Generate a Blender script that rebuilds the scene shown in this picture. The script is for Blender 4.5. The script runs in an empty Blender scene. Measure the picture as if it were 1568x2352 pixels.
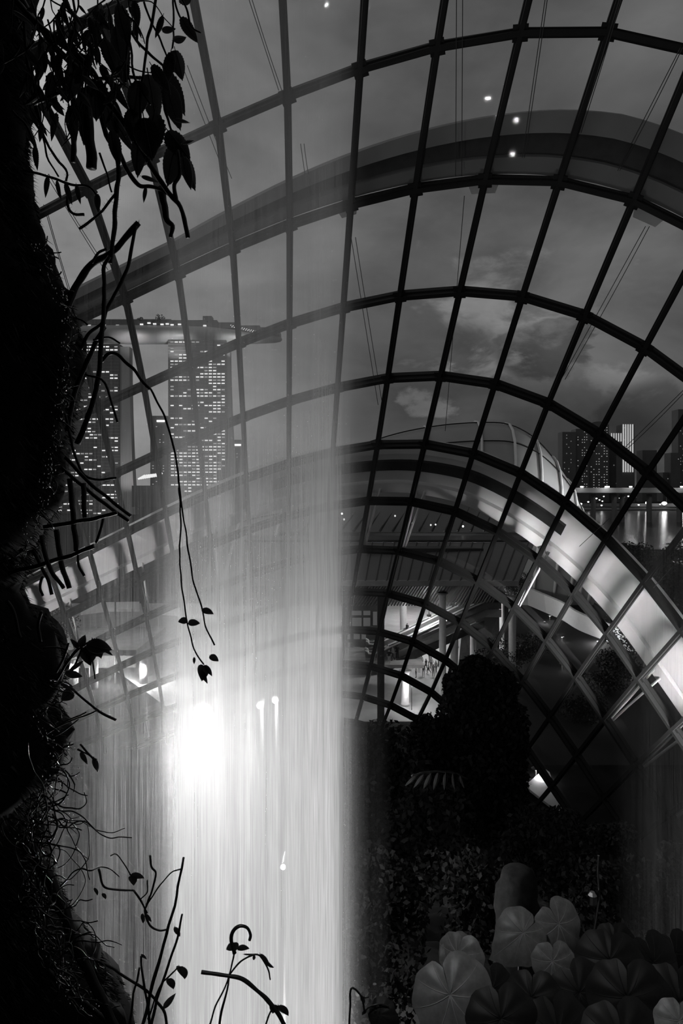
import bpy, bmesh, math, random
from mathutils import Vector, Matrix, noise as mnoise
rnd = random.Random(7)
sc = bpy.context.scene
COL = sc.collection
F, CX, HY, CAMZ = 1568.0, 784.0, 1125.0, 25.0

# ------------------------------------------------------------------ camera
cam = bpy.data.cameras.new('camera')
cam.sensor_fit = 'VERTICAL'; cam.sensor_height = 36.0; cam.lens = 24.0
cam.shift_y = -51.0 / 2352.0
cam.clip_start = 0.05; cam.clip_end = 6000
camo = bpy.data.objects.new('camera', cam); COL.objects.link(camo)
camo.location = (0, 0, CAMZ); camo.rotation_euler = (math.pi / 2, 0, 0)
sc.camera = camo
sc.view_settings.view_transform = 'Standard'
sc.view_settings.look = 'None'
sc.view_settings.exposure = 0.0
sc.view_settings.gamma = 1.0
sc.view_settings.use_curve_mapping = False
sc.cycles.transparent_max_bounces = 20
sc.cycles.max_bounces = 4
sc.cycles.adaptive_threshold = 0.015
sc.cycles.use_light_tree = False
sc.cycles.sample_clamp_indirect = 4.0

def W(x, y, d):
    """point seen at picture position x, y standing d metres away"""
    return Vector(((x - CX) / F * d, d, CAMZ + (HY - y) / F * d))

# ------------------------------------------------------------------ sky
class NT:
    def __init__(s, tree): s.t = tree; tree.nodes.clear()
    def n(s, kind, **kw):
        nd = s.t.nodes.new(kind)
        for k, v in kw.items(): setattr(nd, k, v)
        return nd
    def put(s, sock, v):
        if hasattr(v, 'is_output') or isinstance(v, bpy.types.NodeSocket): s.t.links.new(v, sock)
        else: sock.default_value = v
    def m(s, op, a, b=0.0, c=0.0, clamp=False):
        nd = s.n('ShaderNodeMath', operation=op, use_clamp=clamp)
        s.put(nd.inputs[0], a); s.put(nd.inputs[1], b); s.put(nd.inputs[2], c)
        return nd.outputs[0]
    def mr(s, v, a, b, c, d, smooth=False):
        nd = s.n('ShaderNodeMapRange')
        if smooth: nd.interpolation_type = 'SMOOTHSTEP'
        s.put(nd.inputs[0], v)
        for i, q in enumerate((a, b, c, d)): s.put(nd.inputs[i + 1], q)
        return nd.outputs[0]
    def vm(s, op, a, b=None):
        nd = s.n('ShaderNodeVectorMath', operation=op)
        s.put(nd.inputs[0], a)
        if b is not None: s.put(nd.inputs[1], b)
        return nd
    def noise(s, vec, scale, detail=3.0, rough=0.5, dist=0.0):
        nd = s.n('ShaderNodeTexNoise')
        s.put(nd.inputs['Vector'], vec); nd.inputs['Scale'].default_value = scale
        nd.inputs['Detail'].default_value = detail; nd.inputs['Roughness'].default_value = rough
        nd.inputs['Distortion'].default_value = dist
        return nd.outputs[0]
    def mix(s, f, a, b):
        # a + f*(b-a)
        return s.m('ADD', s.m('MULTIPLY', a, s.m('SUBTRACT', 1.0, f)), s.m('MULTIPLY', b, f))

world = bpy.data.worlds.new('dusk_sky'); sc.world = world; world.use_nodes = True
world.cycles.sampling_method = 'MANUAL'; world.cycles.sample_map_resolution = 256
w = NT(world.node_tree)
tc = w.n('ShaderNodeTexCoord').outputs['Generated']
dirv = w.vm('NORMALIZE', tc).outputs[0]
sep = w.n('ShaderNodeSeparateXYZ'); w.put(sep.inputs[0], dirv)
sx, sz = sep.outputs[0], sep.outputs[2]
stretch = w.vm('MULTIPLY', dirv, (1.0, 1.0, 2.0)).outputs[0]
n1 = w.noise(stretch, 2.6, 6, 0.55, 0.4)
n2 = w.noise(stretch, 9.0, 6, 0.6, 0.3)
val = w.mr(sz, 0.0, 0.45, 0.074, 0.080)
val = w.m('MULTIPLY', val, w.mr(sx, 0.16, -0.46, 1.0, 3.1, True))
val = w.m('MULTIPLY', val, w.mr(n1, 0.34, 0.68, 0.66, 1.5))
val = w.m('MULTIPLY', val, w.mr(n2, 0.30, 0.75, 0.86, 1.20))
def blob(val, x, y, rpx, edge, gain, wob=0.10):
    d0 = Vector(((x - CX) / F, 1.0, (HY - y) / F)).normalized()
    q = w.vm('MULTIPLY', w.vm('SUBTRACT', dirv, tuple(d0)).outputs[0], (0.75, 1.0, 1.35)).outputs[0]
    dist = w.vm('LENGTH', q).outputs['Value']
    dist = w.m('ADD', dist, w.m('MULTIPLY', w.m('SUBTRACT', n2, 0.5), wob))
    r, e = rpx / F, edge / F
    f = w.mr(dist, r + e, max(r - e, 0.0), 0.0, 1.0, True)
    return w.m('MULTIPLY', val, w.mix(f, 1.0, gain))
for b in ((1440, 690, 200, 150, 1.9, .3), (1130, 690, 80, 60, 2.1, .35), (1500, 60, 90, 90, 1.5, .2), (80, 340, 110, 100, 1.5, .2), (130, 40, 120, 110, 1.5, .2),
          (1090, 850, 30, 30, 2.2, .25), (1010, 850, 20, 22, 1.8, .2), (970, 935, 26, 24, 2.3, .25), (1400, 875, 40, 26, 1.5, .2),
          (700, 960, 140, 140, 1.25, .1),
          (1260, 800, 66, 16, .50, .22), (1500, 960, 90, 20, .62, .15), (1150, 600, 60, 50, .75, .2), (1060, 790, 40, 30, .75, .2),
          (1330, 1010, 150, 60, .72, .1)):
    val = blob(val, *b)
bg = w.n('ShaderNodeBackground'); cmb = w.n('ShaderNodeCombineColor')
for i in range(3): w.put(cmb.inputs[i], val)
w.put(bg.inputs[0], cmb.outputs[0]); bg.inputs[1].default_value = 1.0
wo = w.n('ShaderNodeOutputWorld'); w.t.links.new(bg.outputs[0], wo.inputs[0])

# ------------------------------------------------------------------ materials
MATS = {}
def mat(name, v, rough=0.6, metal=0.0, var=0.25, scale=3.0, spec=0.5, bump=0.0):
    if name in MATS: return MATS[name]
    m = bpy.data.materials.new(name); m.use_nodes = True; t = NT(m.node_tree)
    p = t.n('ShaderNodeBsdfPrincipled'); o = t.n('ShaderNodeOutputMaterial')
    g = t.n('ShaderNodeTexCoord').outputs['Object']
    nz = t.noise(g, scale, 5, 0.6)
    c = t.mr(nz, 0.25, 0.75, v * (1 - var), v * (1 + var))
    cc = t.n('ShaderNodeCombineColor')
    for i in range(3): t.put(cc.inputs[i], c)
    t.put(p.inputs['Base Color'], cc.outputs[0])
    p.inputs['Roughness'].default_value = rough; p.inputs['Metallic'].default_value = metal
    p.inputs['Specular IOR Level'].default_value = spec
    if bump:
        b = t.n('ShaderNodeBump'); b.inputs['Strength'].default_value = bump
        t.put(b.inputs['Height'], nz); t.put(p.inputs['Normal'], b.outputs[0])
    t.t.links.new(p.outputs[0], o.inputs[0]); MATS[name] = m
    return m
def emit(name, v):
    if name in MATS: return MATS[name]
    m = bpy.data.materials.new(name); m.use_nodes = True; t = NT(m.node_tree)
    e = t.n('ShaderNodeEmission'); e.inputs[0].default_value = (1, 1, 1, 1); e.inputs[1].default_value = v
    o = t.n('ShaderNodeOutputMaterial'); t.t.links.new(e.outputs[0], o.inputs[0]); MATS[name] = m
    return m
def glass(name, tint, refl, rough=0.03):
    m = bpy.data.materials.new(name); m.use_nodes = True; t = NT(m.node_tree)
    tr = t.n('ShaderNodeBsdfTransparent'); tr.inputs[0].default_value = (tint, tint, tint, 1)
    gl = t.n('ShaderNodeBsdfGlossy'); gl.inputs['Roughness'].default_value = rough
    gl.inputs['Color'].default_value = (.9, .9, .9, 1)
    lw = t.n('ShaderNodeLayerWeight'); lw.inputs[0].default_value = 0.25
    f = t.m('MULTIPLY', lw.outputs['Fresnel'], refl, clamp=True)
    mx = t.n('ShaderNodeMixShader'); t.put(mx.inputs[0], f)
    t.t.links.new(tr.outputs[0], mx.inputs[1]); t.t.links.new(gl.outputs[0], mx.inputs[2])
    o = t.n('ShaderNodeOutputMaterial'); t.t.links.new(mx.outputs[0], o.inputs[0]); MATS[name] = m
    return m

M_BEAM = mat('dome_steel', .009, .55, var=.15, spec=.2)  # dome steel is white; its backlit shade is put into this colour
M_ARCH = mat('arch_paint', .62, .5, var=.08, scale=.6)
M_PIPE = mat('white_pipe', .75, .4, var=.05)
M_GLASS = glass('dome_glass', .95, .22)
M_DARK = mat('dark_metal', .03, .5)
M_CAB = mat('wire', .04, .5)
M_CONC = mat('concrete', .32, .8, scale=.8)
M_PALE = mat('pale_plaster', .6, .7, var=.08)
M_PAVE = mat('paving', .45, .7, var=.15, scale=.5)
M_LAND = mat('night_ground', .014, 1.0, var=.4, scale=.05, spec=0.12)
M_ROOFM = mat('roof_metal', .10, .45, var=.12, scale=.4)
M_WINLIT = emit('lit_window', 1.0)
M_WINDIM = emit('dim_window', .32)
M_LAMP = emit('lamp_glow', 14.0)
M_LAMPS = emit('small_lamp_glow', 6.0)
M_TOWER = mat('tower_facade', .11, .5, var=.15, scale=.05)
M_TOWERL = mat('tower_end_wall', .5, .6, var=.06, scale=.05)

# ------------------------------------------------------------------ mesh helpers
class MB:
    def __init__(s): s.v = []; s.f = []; s.mi = []; s.cur = 0
    def add(s, vs, fs):
        b = len(s.v); s.v += [tuple(v) for v in vs]
        for f in fs: s.f.append(tuple(b + i for i in f)); s.mi.append(s.cur)
    def quad(s, a, b, c, d): s.add([a, b, c, d], [(0, 1, 2, 3)])
    def box(s, c, sx, sy, sz, M=None):
        c = Vector(c); h = Vector((sx / 2, sy / 2, sz / 2))
        vs = []
        for i in range(8):
            p = Vector((h.x * (1 if i & 1 else -1), h.y * (1 if i & 2 else -1), h.z * (1 if i & 4 else -1)))
            vs.append(c + (M @ p if M else p))
        s.add(vs, [(0, 2, 3, 1), (4, 5, 7, 6), (0, 1, 5, 4), (2, 6, 7, 3), (0, 4, 6, 2), (1, 3, 7, 5)])
    def slab(s, pts, off):
        """closed prism: polygon pts swept by vector off"""
        n = len(pts); off = Vector(off)
        a = [Vector(p) for p in pts]; b = [p + off for p in a]
        s.add(a + b, [tuple(range(n))[::-1], tuple(range(n, 2 * n))] + [(i, (i + 1) % n, n + (i + 1) % n, n + i) for i in range(n)])
    def sweep(s, pts, sides, ups, prof, cap=True, scale=None):
        n = len(prof); vs = []
        for k, (p, a, b) in enumerate(zip(pts, sides, ups)):
            q = scale[k] if scale else 1.0
            for (u, t) in prof: vs.append(p + a * (u * q) + b * (t * q))
        fs = []
        for k in range(len(pts) - 1):
            for i in range(n):
                j = (i + 1) % n
                fs.append((k * n + i, k * n + j, (k + 1) * n + j, (k + 1) * n + i))
        if cap:
            fs.append(tuple(range(n))[::-1]); fs.append(tuple(range((len(pts) - 1) * n, len(pts) * n)))
        s.add(vs, fs)
    def tube(s, pts, rad, n=6, cap=True):
        pts = [Vector(p) for p in pts]
        if not isinstance(rad, (list, tuple)): rad = [rad] * len(pts)
        up = None; sides = []; ups = []
        for i in range(len(pts)):
            t = (pts[min(i + 1, len(pts) - 1)] - pts[max(i - 1, 0)])
            if t.length < 1e-9: t = Vector((0, 0, 1))
            t.normalize()
            if up is None:
                up = Vector((0, 0, 1)) if abs(t.z) < .9 else Vector((1, 0, 0))
            a = t.cross(up)
            if a.length < 1e-6: a = t.cross(Vector((.3, 1, .2)))
            a.normalize(); up = a.cross(t).normalized()
            sides.append(a); ups.append(up)
        prof = [(math.cos(2 * math.pi * i / n), math.sin(2 * math.pi * i / n)) for i in range(n)]
        s.sweep(pts, sides, ups, prof, cap, rad)
    def lathe(s, c, prof, n=12):
        c = Vector(c); vs = []; fs = []
        for (r, z) in prof:
            for i in range(n):
                a = 2 * math.pi * i / n; vs.append(c + Vector((r * math.cos(a), r * math.sin(a), z)))
        for k in range(len(prof) - 1):
            for i in range(n):
                j = (i + 1) % n; fs.append((k * n + i, k * n + j, (k + 1) * n + j, (k + 1) * n + i))
        fs.append(tuple(range(n))[::-1]); fs.append(tuple(range((len(prof) - 1) * n, len(prof) * n)))
        s.add(vs, fs)
    def mesh(s, name, mats, smooth=False):
        me = bpy.data.meshes.new(name); me.from_pydata(s.v, [], s.f)
        for m in (mats if isinstance(mats, (list, tuple)) else [mats]): me.materials.append(m)
        me.polygons.foreach_set('material_index', s.mi)
        if smooth: me.polygons.foreach_set('use_smooth', [True] * len(me.polygons))
        me.update(); return me
    def build(s, name, mats, parent=None, smooth=False, origin=None):
        if origin is not None:
            o_ = Vector(origin); s.v = [tuple(Vector(v) - o_) for v in s.v]
        ob = bpy.data.objects.new(name, s.mesh(name, mats, smooth)); COL.objects.link(ob)
        if origin is not None: ob.location = origin
        if parent: ob.parent = parent
        return ob
def inst(name, me, parent=None, loc=(0, 0, 0), rot=None, scale=None, mw=None):
    ob = bpy.data.objects.new(name, me); COL.objects.link(ob)
    if parent: ob.parent = parent
    if mw is not None: ob.matrix_local = mw
    else:
        ob.location = loc
        if rot: ob.rotation_euler = rot
        if scale: ob.scale = scale
    return ob
def tag(o, label=None, cat=None, group=None, kind=None):
    if label: o['label'] = label
    if cat: o['category'] = cat
    if group: o['group'] = group
    if kind: o['kind'] = kind
    return o
def empty(name, loc=(0, 0, 0)):
    o = bpy.data.objects.new(name, None); COL.objects.link(o); o.location = loc; o.empty_display_size = .1
    return o
def thing(name, label, cat, group=None): return tag(empty(name), label, cat, group)
def spot(name, loc, to, power, size=60, blend=.6, radius=.1, parent=None):
    l = bpy.data.lights.new(name, 'SPOT'); l.energy = power; l.spot_size = math.radians(size); l.spot_blend = blend; l.shadow_soft_size = radius
    o = bpy.data.objects.new(name, l); COL.objects.link(o); o.location = loc
    o.rotation_euler = (Vector(to) - Vector(loc)).to_track_quat('-Z', 'Y').to_euler()
    if parent: o.parent = parent
    return o
def point(name, loc, power, radius=.1, parent=None):
    l = bpy.data.lights.new(name, 'POINT'); l.energy = power; l.shadow_soft_size = radius
    o = bpy.data.objects.new(name, l); COL.objects.link(o); o.location = loc
    if parent: o.parent = parent
    return o
def cr(pts, n=6):
    """catmull-rom through points"""
    pts = [Vector(p) for p in pts]; out = []
    P = [pts[0] * 2 - pts[1]] + pts + [pts[-1] * 2 - pts[-2]]
    for i in range(1, len(P) - 2):
        for k in range(n):
            t = k / n; a, b, c, d = P[i - 1], P[i], P[i + 1], P[i + 2]
            out.append(.5 * ((2 * b) + (c - a) * t + (2 * a - 5 * b + 4 * c - d) * t * t + (3 * b - a - 3 * c + d) * t ** 3))
    out.append(pts[-1]); return out
# ------------------------------------------------------------------ the glass dome
SHELL=[[(-22.28,30.05,12.67),(-21.71,32.81,8.98),(-21.47,35.82,5.14),(-21.52,38.98,1.18),(-21.73,42.14,-2.79),(-22.02,45.30,-6.65),(-22.37,48.56,-10.29),(-22.81,51.94,-13.73),(-23.36,55.40,-17.04),(-23.99,58.84,-20.29),(-24.71,62.26,-23.52),(-25.54,65.69,-26.69),(-26.51,69.22,-29.80)],
[(-19.75,28.61,13.41),(-19.03,31.71,9.94),(-18.73,35.08,6.25),(-18.80,38.56,2.40),(-19.04,41.91,-1.50),(-19.34,45.21,-5.33),(-19.70,48.62,-8.94),(-20.18,52.12,-12.31),(-20.72,55.60,-15.65),(-21.29,59.00,-19.02),(-21.94,62.40,-22.38),(-22.69,65.87,-25.70),(-23.57,69.45,-28.95)],
[(-17.19,27.25,14.15),(-16.28,30.69,10.89),(-15.97,34.41,7.30),(-16.08,38.09,3.54),(-16.37,41.63,-0.24),(-16.67,45.08,-4.02),(-17.05,48.57,-7.61),(-17.54,52.16,-10.93),(-18.04,55.65,-14.34),(-18.56,59.06,-17.81),(-19.14,62.50,-21.28),(-19.82,66.01,-24.71),(-20.62,69.62,-28.06)],
[(-14.60,26.04,14.94),(-13.54,29.85,11.87),(-13.20,33.74,8.29),(-13.37,37.51,4.60),(-13.70,41.19,0.96),(-14.02,44.77,-2.73),(-14.41,48.33,-6.30),(-14.87,51.99,-9.66),(-15.32,55.57,-13.11),(-15.79,59.08,-16.65),(-16.32,62.57,-20.21),(-16.93,66.11,-23.72),(-17.66,69.72,-27.15)],
[(-11.87,25.16,15.92),(-10.77,29.06,12.84),(-10.46,33.03,9.28),(-10.68,36.87,5.64),(-11.05,40.63,2.10),(-11.40,44.29,-1.49),(-11.77,47.97,-5.02),(-12.17,51.69,-8.47),(-12.57,55.38,-11.98),(-13.00,58.99,-15.56),(-13.48,62.56,-19.17),(-14.05,66.12,-22.74),(-14.73,69.71,-26.21)],
[(-8.79,24.77,17.26),(-7.94,28.43,13.87),(-7.75,32.34,10.28),(-8.01,36.23,6.68),(-8.38,40.05,3.20),(-8.74,43.80,-0.32),(-9.10,47.57,-3.82),(-9.44,51.35,-7.34),(-9.80,55.10,-10.91),(-10.18,58.78,-14.54),(-10.64,62.38,-18.17),(-11.19,65.94,-21.76),(-11.84,69.51,-25.26)],
[(-5.37,23.91,18.10),(-5.01,27.70,14.78),(-5.04,31.64,11.22),(-5.34,35.55,7.66),(-5.69,39.44,4.21),(-6.04,43.30,0.77),(-6.37,47.14,-2.71),(-6.69,50.94,-6.26),(-7.02,54.68,-9.89),(-7.39,58.34,-13.55),(-7.84,61.92,-17.20),(-8.38,65.46,-20.79),(-9.01,69.02,-24.30)],
[(-2.11,23.14,18.82),(-2.13,26.94,15.55),(-2.34,30.87,12.00),(-2.65,34.79,8.48),(-2.97,38.71,5.06),(-3.29,42.65,1.68),(-3.61,46.53,-1.77),(-3.93,50.31,-5.31),(-4.29,53.98,-8.94),(-4.68,57.56,-12.62),(-5.14,61.09,-16.26),(-5.67,64.62,-19.86),(-6.26,68.18,-23.38)],
[(0.99,22.76,19.68),(0.72,26.27,16.21),(0.41,30.06,12.58),(0.09,33.94,9.08),(-0.22,37.86,5.69),(-0.53,41.77,2.34),(-0.86,45.59,-1.07),(-1.22,49.31,-4.57),(-1.64,52.88,-8.14),(-2.08,56.39,-11.77),(-2.55,59.90,-15.42),(-3.05,63.43,-19.04),(-3.61,67.00,-22.59)],
[(4.08,22.45,20.38),(3.59,25.64,16.64),(3.17,29.18,12.88),(2.82,32.93,9.37),(2.49,36.76,6.03),(2.14,40.54,2.70),(1.73,44.21,-0.69),(1.31,47.82,-4.12),(0.87,51.39,-7.61),(0.43,54.91,-11.19),(-0.03,58.41,-14.82),(-0.53,61.94,-18.45),(-1.08,65.52,-22.01)],
[(7.24,22.14,20.70),(6.56,25.07,16.78),(5.97,28.35,12.88),(5.53,31.88,9.29),(5.16,35.55,5.95),(4.77,39.21,2.64),(4.35,42.81,-0.71),(3.89,46.33,-4.11),(3.40,49.82,-7.54),(2.92,53.30,-11.05),(2.44,56.75,-14.63),(1.90,60.22,-18.20),(1.31,63.78,-21.70)],
[(10.40,21.81,20.42),(9.58,24.58,16.48),(8.83,27.71,12.51),(8.23,31.04,8.80),(7.76,34.50,5.37),(7.34,38.03,2.05),(6.91,41.54,-1.28),(6.43,44.99,-4.67),(5.94,48.43,-8.06),(5.41,51.80,-11.48),(4.84,55.09,-14.96),(4.21,58.41,-18.39),(3.56,61.89,-21.72)],
[(13.43,21.48,19.40),(12.54,24.20,15.53),(11.67,27.28,11.58),(10.93,30.67,7.84),(10.37,34.23,4.35),(9.94,37.84,0.94),(9.49,41.42,-2.51),(8.99,45.01,-5.96),(8.48,48.56,-9.43),(7.94,52.05,-12.94),(7.32,55.55,-16.44),(6.63,59.14,-19.87),(5.93,62.83,-23.18)],
[(16.21,21.17,17.64),(15.28,23.87,13.87),(14.34,26.93,10.02),(13.51,30.38,6.34),(12.85,34.06,2.81),(12.37,37.76,-0.70),(11.90,41.42,-4.19),(11.38,45.01,-7.70),(10.80,48.52,-11.29),(10.21,52.05,-14.87),(9.58,55.66,-18.38),(8.92,59.38,-21.76),(8.26,63.24,-24.99)],
[(18.69,20.88,15.28),(17.75,23.56,11.70),(16.78,26.59,8.02),(15.88,29.99,4.39),(15.12,33.68,0.89),(14.54,37.45,-2.64),(14.04,41.16,-6.18),(13.46,44.71,-9.78),(12.81,48.15,-13.46),(12.18,51.66,-17.07),(11.57,55.28,-20.56),(10.98,59.05,-23.89),(10.45,62.97,-27.01)],
[(20.87,20.61,12.50),(19.91,23.22,9.15),(18.92,26.16,5.69),(17.95,29.44,2.20),(17.11,33.04,-1.27),(16.37,36.74,-4.85),(15.80,40.45,-8.43),(15.20,44.08,-12.05),(14.56,47.55,-15.75),(13.91,51.00,-19.38),(13.33,54.56,-22.85),(12.83,58.28,-26.14),(12.46,62.20,-29.18)],
[(22.76,20.34,9.41),(21.78,22.85,6.31),(20.76,25.67,3.05),(19.72,28.78,-0.30),(18.74,32.15,-3.73),(17.88,35.70,-7.27),(17.21,39.34,-10.83),(16.66,43.00,-14.38),(16.07,46.54,-18.06),(15.46,50.05,-21.69),(14.95,53.66,-25.18),(14.57,57.46,-28.50),(14.38,61.48,-31.60)],
[(24.37,20.06,6.10),(23.37,22.45,3.20),(22.31,25.11,0.13),(21.22,28.02,-3.07),(20.18,31.16,-6.39),(19.26,34.50,-9.81),(18.56,38.05,-13.28),(18.02,41.67,-16.78),(17.47,45.28,-20.37),(16.94,48.89,-23.95),(16.52,52.65,-27.50),(16.26,56.58,-30.92),(16.22,60.75,-34.16)],
[(25.73,19.77,2.61),(24.70,22.02,-0.11),(23.61,24.50,-3.00),(22.51,27.22,-6.04),(21.47,30.16,-9.18),(20.58,33.31,-12.42),(19.87,36.67,-15.72),(19.35,40.25,-19.13),(18.86,43.94,-22.65),(18.42,47.70,-26.23),(18.09,51.60,-29.82),(17.93,55.67,-33.35),(18.00,59.98,-36.78)],
[(26.87,19.47,-1.03),(25.80,21.57,-3.60),(24.70,23.89,-6.32),(23.63,26.42,-9.15),(22.66,29.18,-12.08),(21.83,32.16,-15.09),(21.18,35.39,-18.21),(20.68,38.89,-21.49),(20.27,42.61,-24.94),(19.93,46.50,-28.52),(19.67,50.54,-32.17),(19.58,54.74,-35.82),(19.75,59.18,-39.43)]]

NC, NH = len(SHELL), len(SHELL[0])
for i in range(NC):
    for j in range(NH):
        x, y, z = SHELL[i][j]; SHELL[i][j] = Vector((x, y, z + CAMZ))
def hermite(a, b, c, d, t):
    return .5 * ((2 * b) + (c - a) * t + (2 * a - 5 * b + 4 * c - d) * t * t + (3 * b - a - 3 * c + d) * t ** 3)
def S(c, h):
    """smooth dome surface at rib c (-7..12) and hoop h (0..12)"""
    u = min(max(c + 7.0, 0), NC - 1 - 1e-6); i = int(u); t = u - i
    v = min(max(h, 0), NH - 1 - 1e-6); j = int(v); q = v - j
    def g(a, b): return SHELL[min(max(a, 0), NC - 1)][min(max(b, 0), NH - 1)]
    return hermite(*[hermite(*[g(i + k, j + m) for k in (-1, 0, 1, 2)], t) for m in (-1, 0, 1, 2)], q)
def SN(c, h):
    a = S(c + .3, h) - S(c - .3, h); b = S(c, h + .3) - S(c, h - .3)
    n = b.cross(a).normalized(); p = S(c, h) - Vector((0, 0, CAMZ))
    return n if n.dot(p) > 0 else -n
NRM = [[SN(i - 7, j) for j in range(NH)] for i in range(NC)]

dome = tag(empty('wall_front'), 'curved glass dome wall of dark steel ribs and hoops', None, None, 'structure')
PROF = [(-.10, -.34), (.10, -.34), (.10, -.06), (.17, -.06), (.17, .20), (-.17, .20), (-.17, -.06), (-.10, -.06)]
def beam(pts, nrms, prof):
    sides = []
    for k in range(len(pts)):
        t = (pts[min(k + 1, len(pts) - 1)] - pts[max(k - 1, 0)]).normalized()
        sides.append(t.cross(nrms[k]).normalized())
    m = MB(); m.sweep(pts, sides, nrms, prof); return m, sides
for j in range(NH):
    pts = [SHELL[i][j] for i in range(NC)]; nr = [NRM[i][j] for i in range(NC)]
    m, sides = beam(pts, nr, PROF)
    for i in range(NC):       # bolted node plates
        t = sides[i].cross(nr[i]).normalized()
        R = Matrix((sides[i], t, nr[i])).transposed()
        m.box(pts[i] - nr[i] * .12, .56, .56, .10, R)
    m.build('hoop_beam', M_BEAM, dome)
for i in range(NC):
    m, _ = beam(SHELL[i], NRM[i], [(u * .86, v) for u, v in PROF])
    m.build('rib_beam', M_BEAM, dome)
for i in range(NC - 1):
    for j in range(NH - 1):
        q = [SHELL[a][b] + NRM[a][b] * .24 for a, b in ((i, j), (i + 1, j), (i + 1, j + 1), (i, j + 1))]
        c = sum(q, Vector()) / 4
        n = (q[2] - q[0]).cross(q[3] - q[1]).normalized()
        if n.dot(NRM[i][j]) < 0: n = -n
        q = [c + (p - c) * .985 for p in q]
        m = MB(); m.slab(q, n * .03); m.build('glass_pane', M_GLASS, dome, origin=c)

# sagging wire pairs that run across the panes, fixed to the dome
def wire(a, b, da=0.0, pair=7, r=.016):
    for s in ((0, pair) if pair else (0,)):
        pts = []
        for k in range(9):
            t = k / 8; x = a[0] + (b[0] - a[0]) * t + s; y = a[1] + (b[1] - a[1]) * t
            d = a[2] + (b[2] - a[2]) * t + da
            p = W(x, y, d); p.z -= .25 * math.sin(math.pi * t) * (0 if s == 0 else .3); pts.append(p)
        m = MB(); m.tube(pts, r, 5); m.build('stay_wire', M_CAB, dome)
wire((572, 0, 25.), (640, 208, 26.5)); wire((1048, -20, 23.5), (1046, 405, 28.), 0, 14); wire((1254, -20, 23), (1199, 362, 27.5), 0, 5)
wire((1428, -20, 22.5), (1330, 305, 26.5), 0, 4); wire((1562, 110, 23), (1418, 392, 27.), 0, 5); wire((1482, 520, 27.5), (1288, 872, 33), 0, 9)
wire((1575, 890, 31), (1412, 1050, 35), 0, 7); wire((1066, 450, 29), (1022, 990, 39), 0, 0); wire((806, 545, 31), (868, 930, 38), 0, 10)
wire((690, 330, 28.5), (700, 400, 29), 0, 8); wire((418, 150, 27), (520, 410, 30), 0, 12); wire((104, 400, 29), (240, 620, 33), 0, 8)
wire((100, 470, 30), (158, 670, 33), 0, 4); wire((1400, 1190, 36), (1330, 1255, 37.5), 0, 0); wire((1545, 1300, 35), (1500, 1350, 36), 0, 0)

# ------------------------------------------------------------------ outer steel arches
def arch(name, label, segs, c0, c1, width=lambda c: 1.0, hb=0.0):
    root = thing(name, label, 'steel arch', 'steel arches outside the glass')
    n = int((c1 - c0) * 4)
    for (pname, prof, mt) in segs:
        m = MB(); rows = []
        for k in range(n + 1):
            c = c0 + (c1 - c0) * k / n; wd = width(c); row = []
            for (h, o) in prof:
                hh = hb + (h - hb) * wd
                row.append(S(c, hh) + SN(c, hh) * o)
            rows.append(row)
        q = len(prof); vs = [p for r in rows for p in r]; fs = []
        for k in range(n):
            for i in range(q): fs.append((k * q + i, k * q + (i + 1) % q, (k + 1) * q + (i + 1) % q, (k + 1) * q + i))
        fs.append(tuple(range(q))); fs.append(tuple(range(n * q, n * q + q)))
        m.add(vs, fs); m.build(pname, mt, root)
    return root
w1 = lambda c: min(1.15, max(.5, .5 + (c + 2) * .1))
M_ARCH1 = mat('unlit_arch_paint', .26, .6, var=.12, scale=.6)  # arch paint darkened, so the unlit shade sits in the colour
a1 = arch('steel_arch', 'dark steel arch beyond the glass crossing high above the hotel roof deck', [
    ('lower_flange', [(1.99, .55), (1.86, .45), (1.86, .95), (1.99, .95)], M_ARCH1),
    ('channel_web', [(1.88, .95), (1.68, .95), (1.68, 1.05), (1.88, 1.05)], mat('arch_web_shade', .05, .6)),  # near-black web colour stands in for shade in the recess
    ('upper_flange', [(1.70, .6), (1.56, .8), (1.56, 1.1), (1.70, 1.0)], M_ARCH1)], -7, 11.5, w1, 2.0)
for c, L in ((.95, .9), (3.0, 1.3), (5.25, 1.3)):   # boxes slung beneath the arch
    p = S(c, 2.10) + SN(c, 2.1) * .55; t = (S(c + .2, 2.1) - S(c - .2, 2.1)).normalized(); nn = SN(c, 2.1); u = nn.cross(t)
    R = Matrix((t, u, nn)).transposed(); m = MB()
    h = .2
    vs = [p + R @ Vector(q) for q in ((-L * .5, -h, -.1), (L * .5, -h, -.1), (L * .38, h, -.1), (-L * .38, h, -.1))]
    m.slab(vs, nn * .25)
    for k in range(5): m.box(p + R @ Vector((-L * .3 + k * L * .15, -h, -.12)), .04, .06, .1, R)
    m.build('service_box', M_PIPE, a1)
a2 = arch('steel_arch', 'floodlit white steel arch beyond the glass sweeping down towards the bay', [
    ('upper_flange', [(5.30, 1.65), (5.46, 1.60), (5.46, 2.1), (5.30, 2.1)], M_ARCH),
    ('channel_web', [(5.44, 1.85), (5.98, 1.85), (5.98, 1.98), (5.44, 1.98)], M_ARCH),
    ('lower_flange', [(6.0, 1.65), (6.17, 1.60), (6.17, 2.1), (6.0, 2.1)], M_ARCH)], -7, 11.5)
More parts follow.
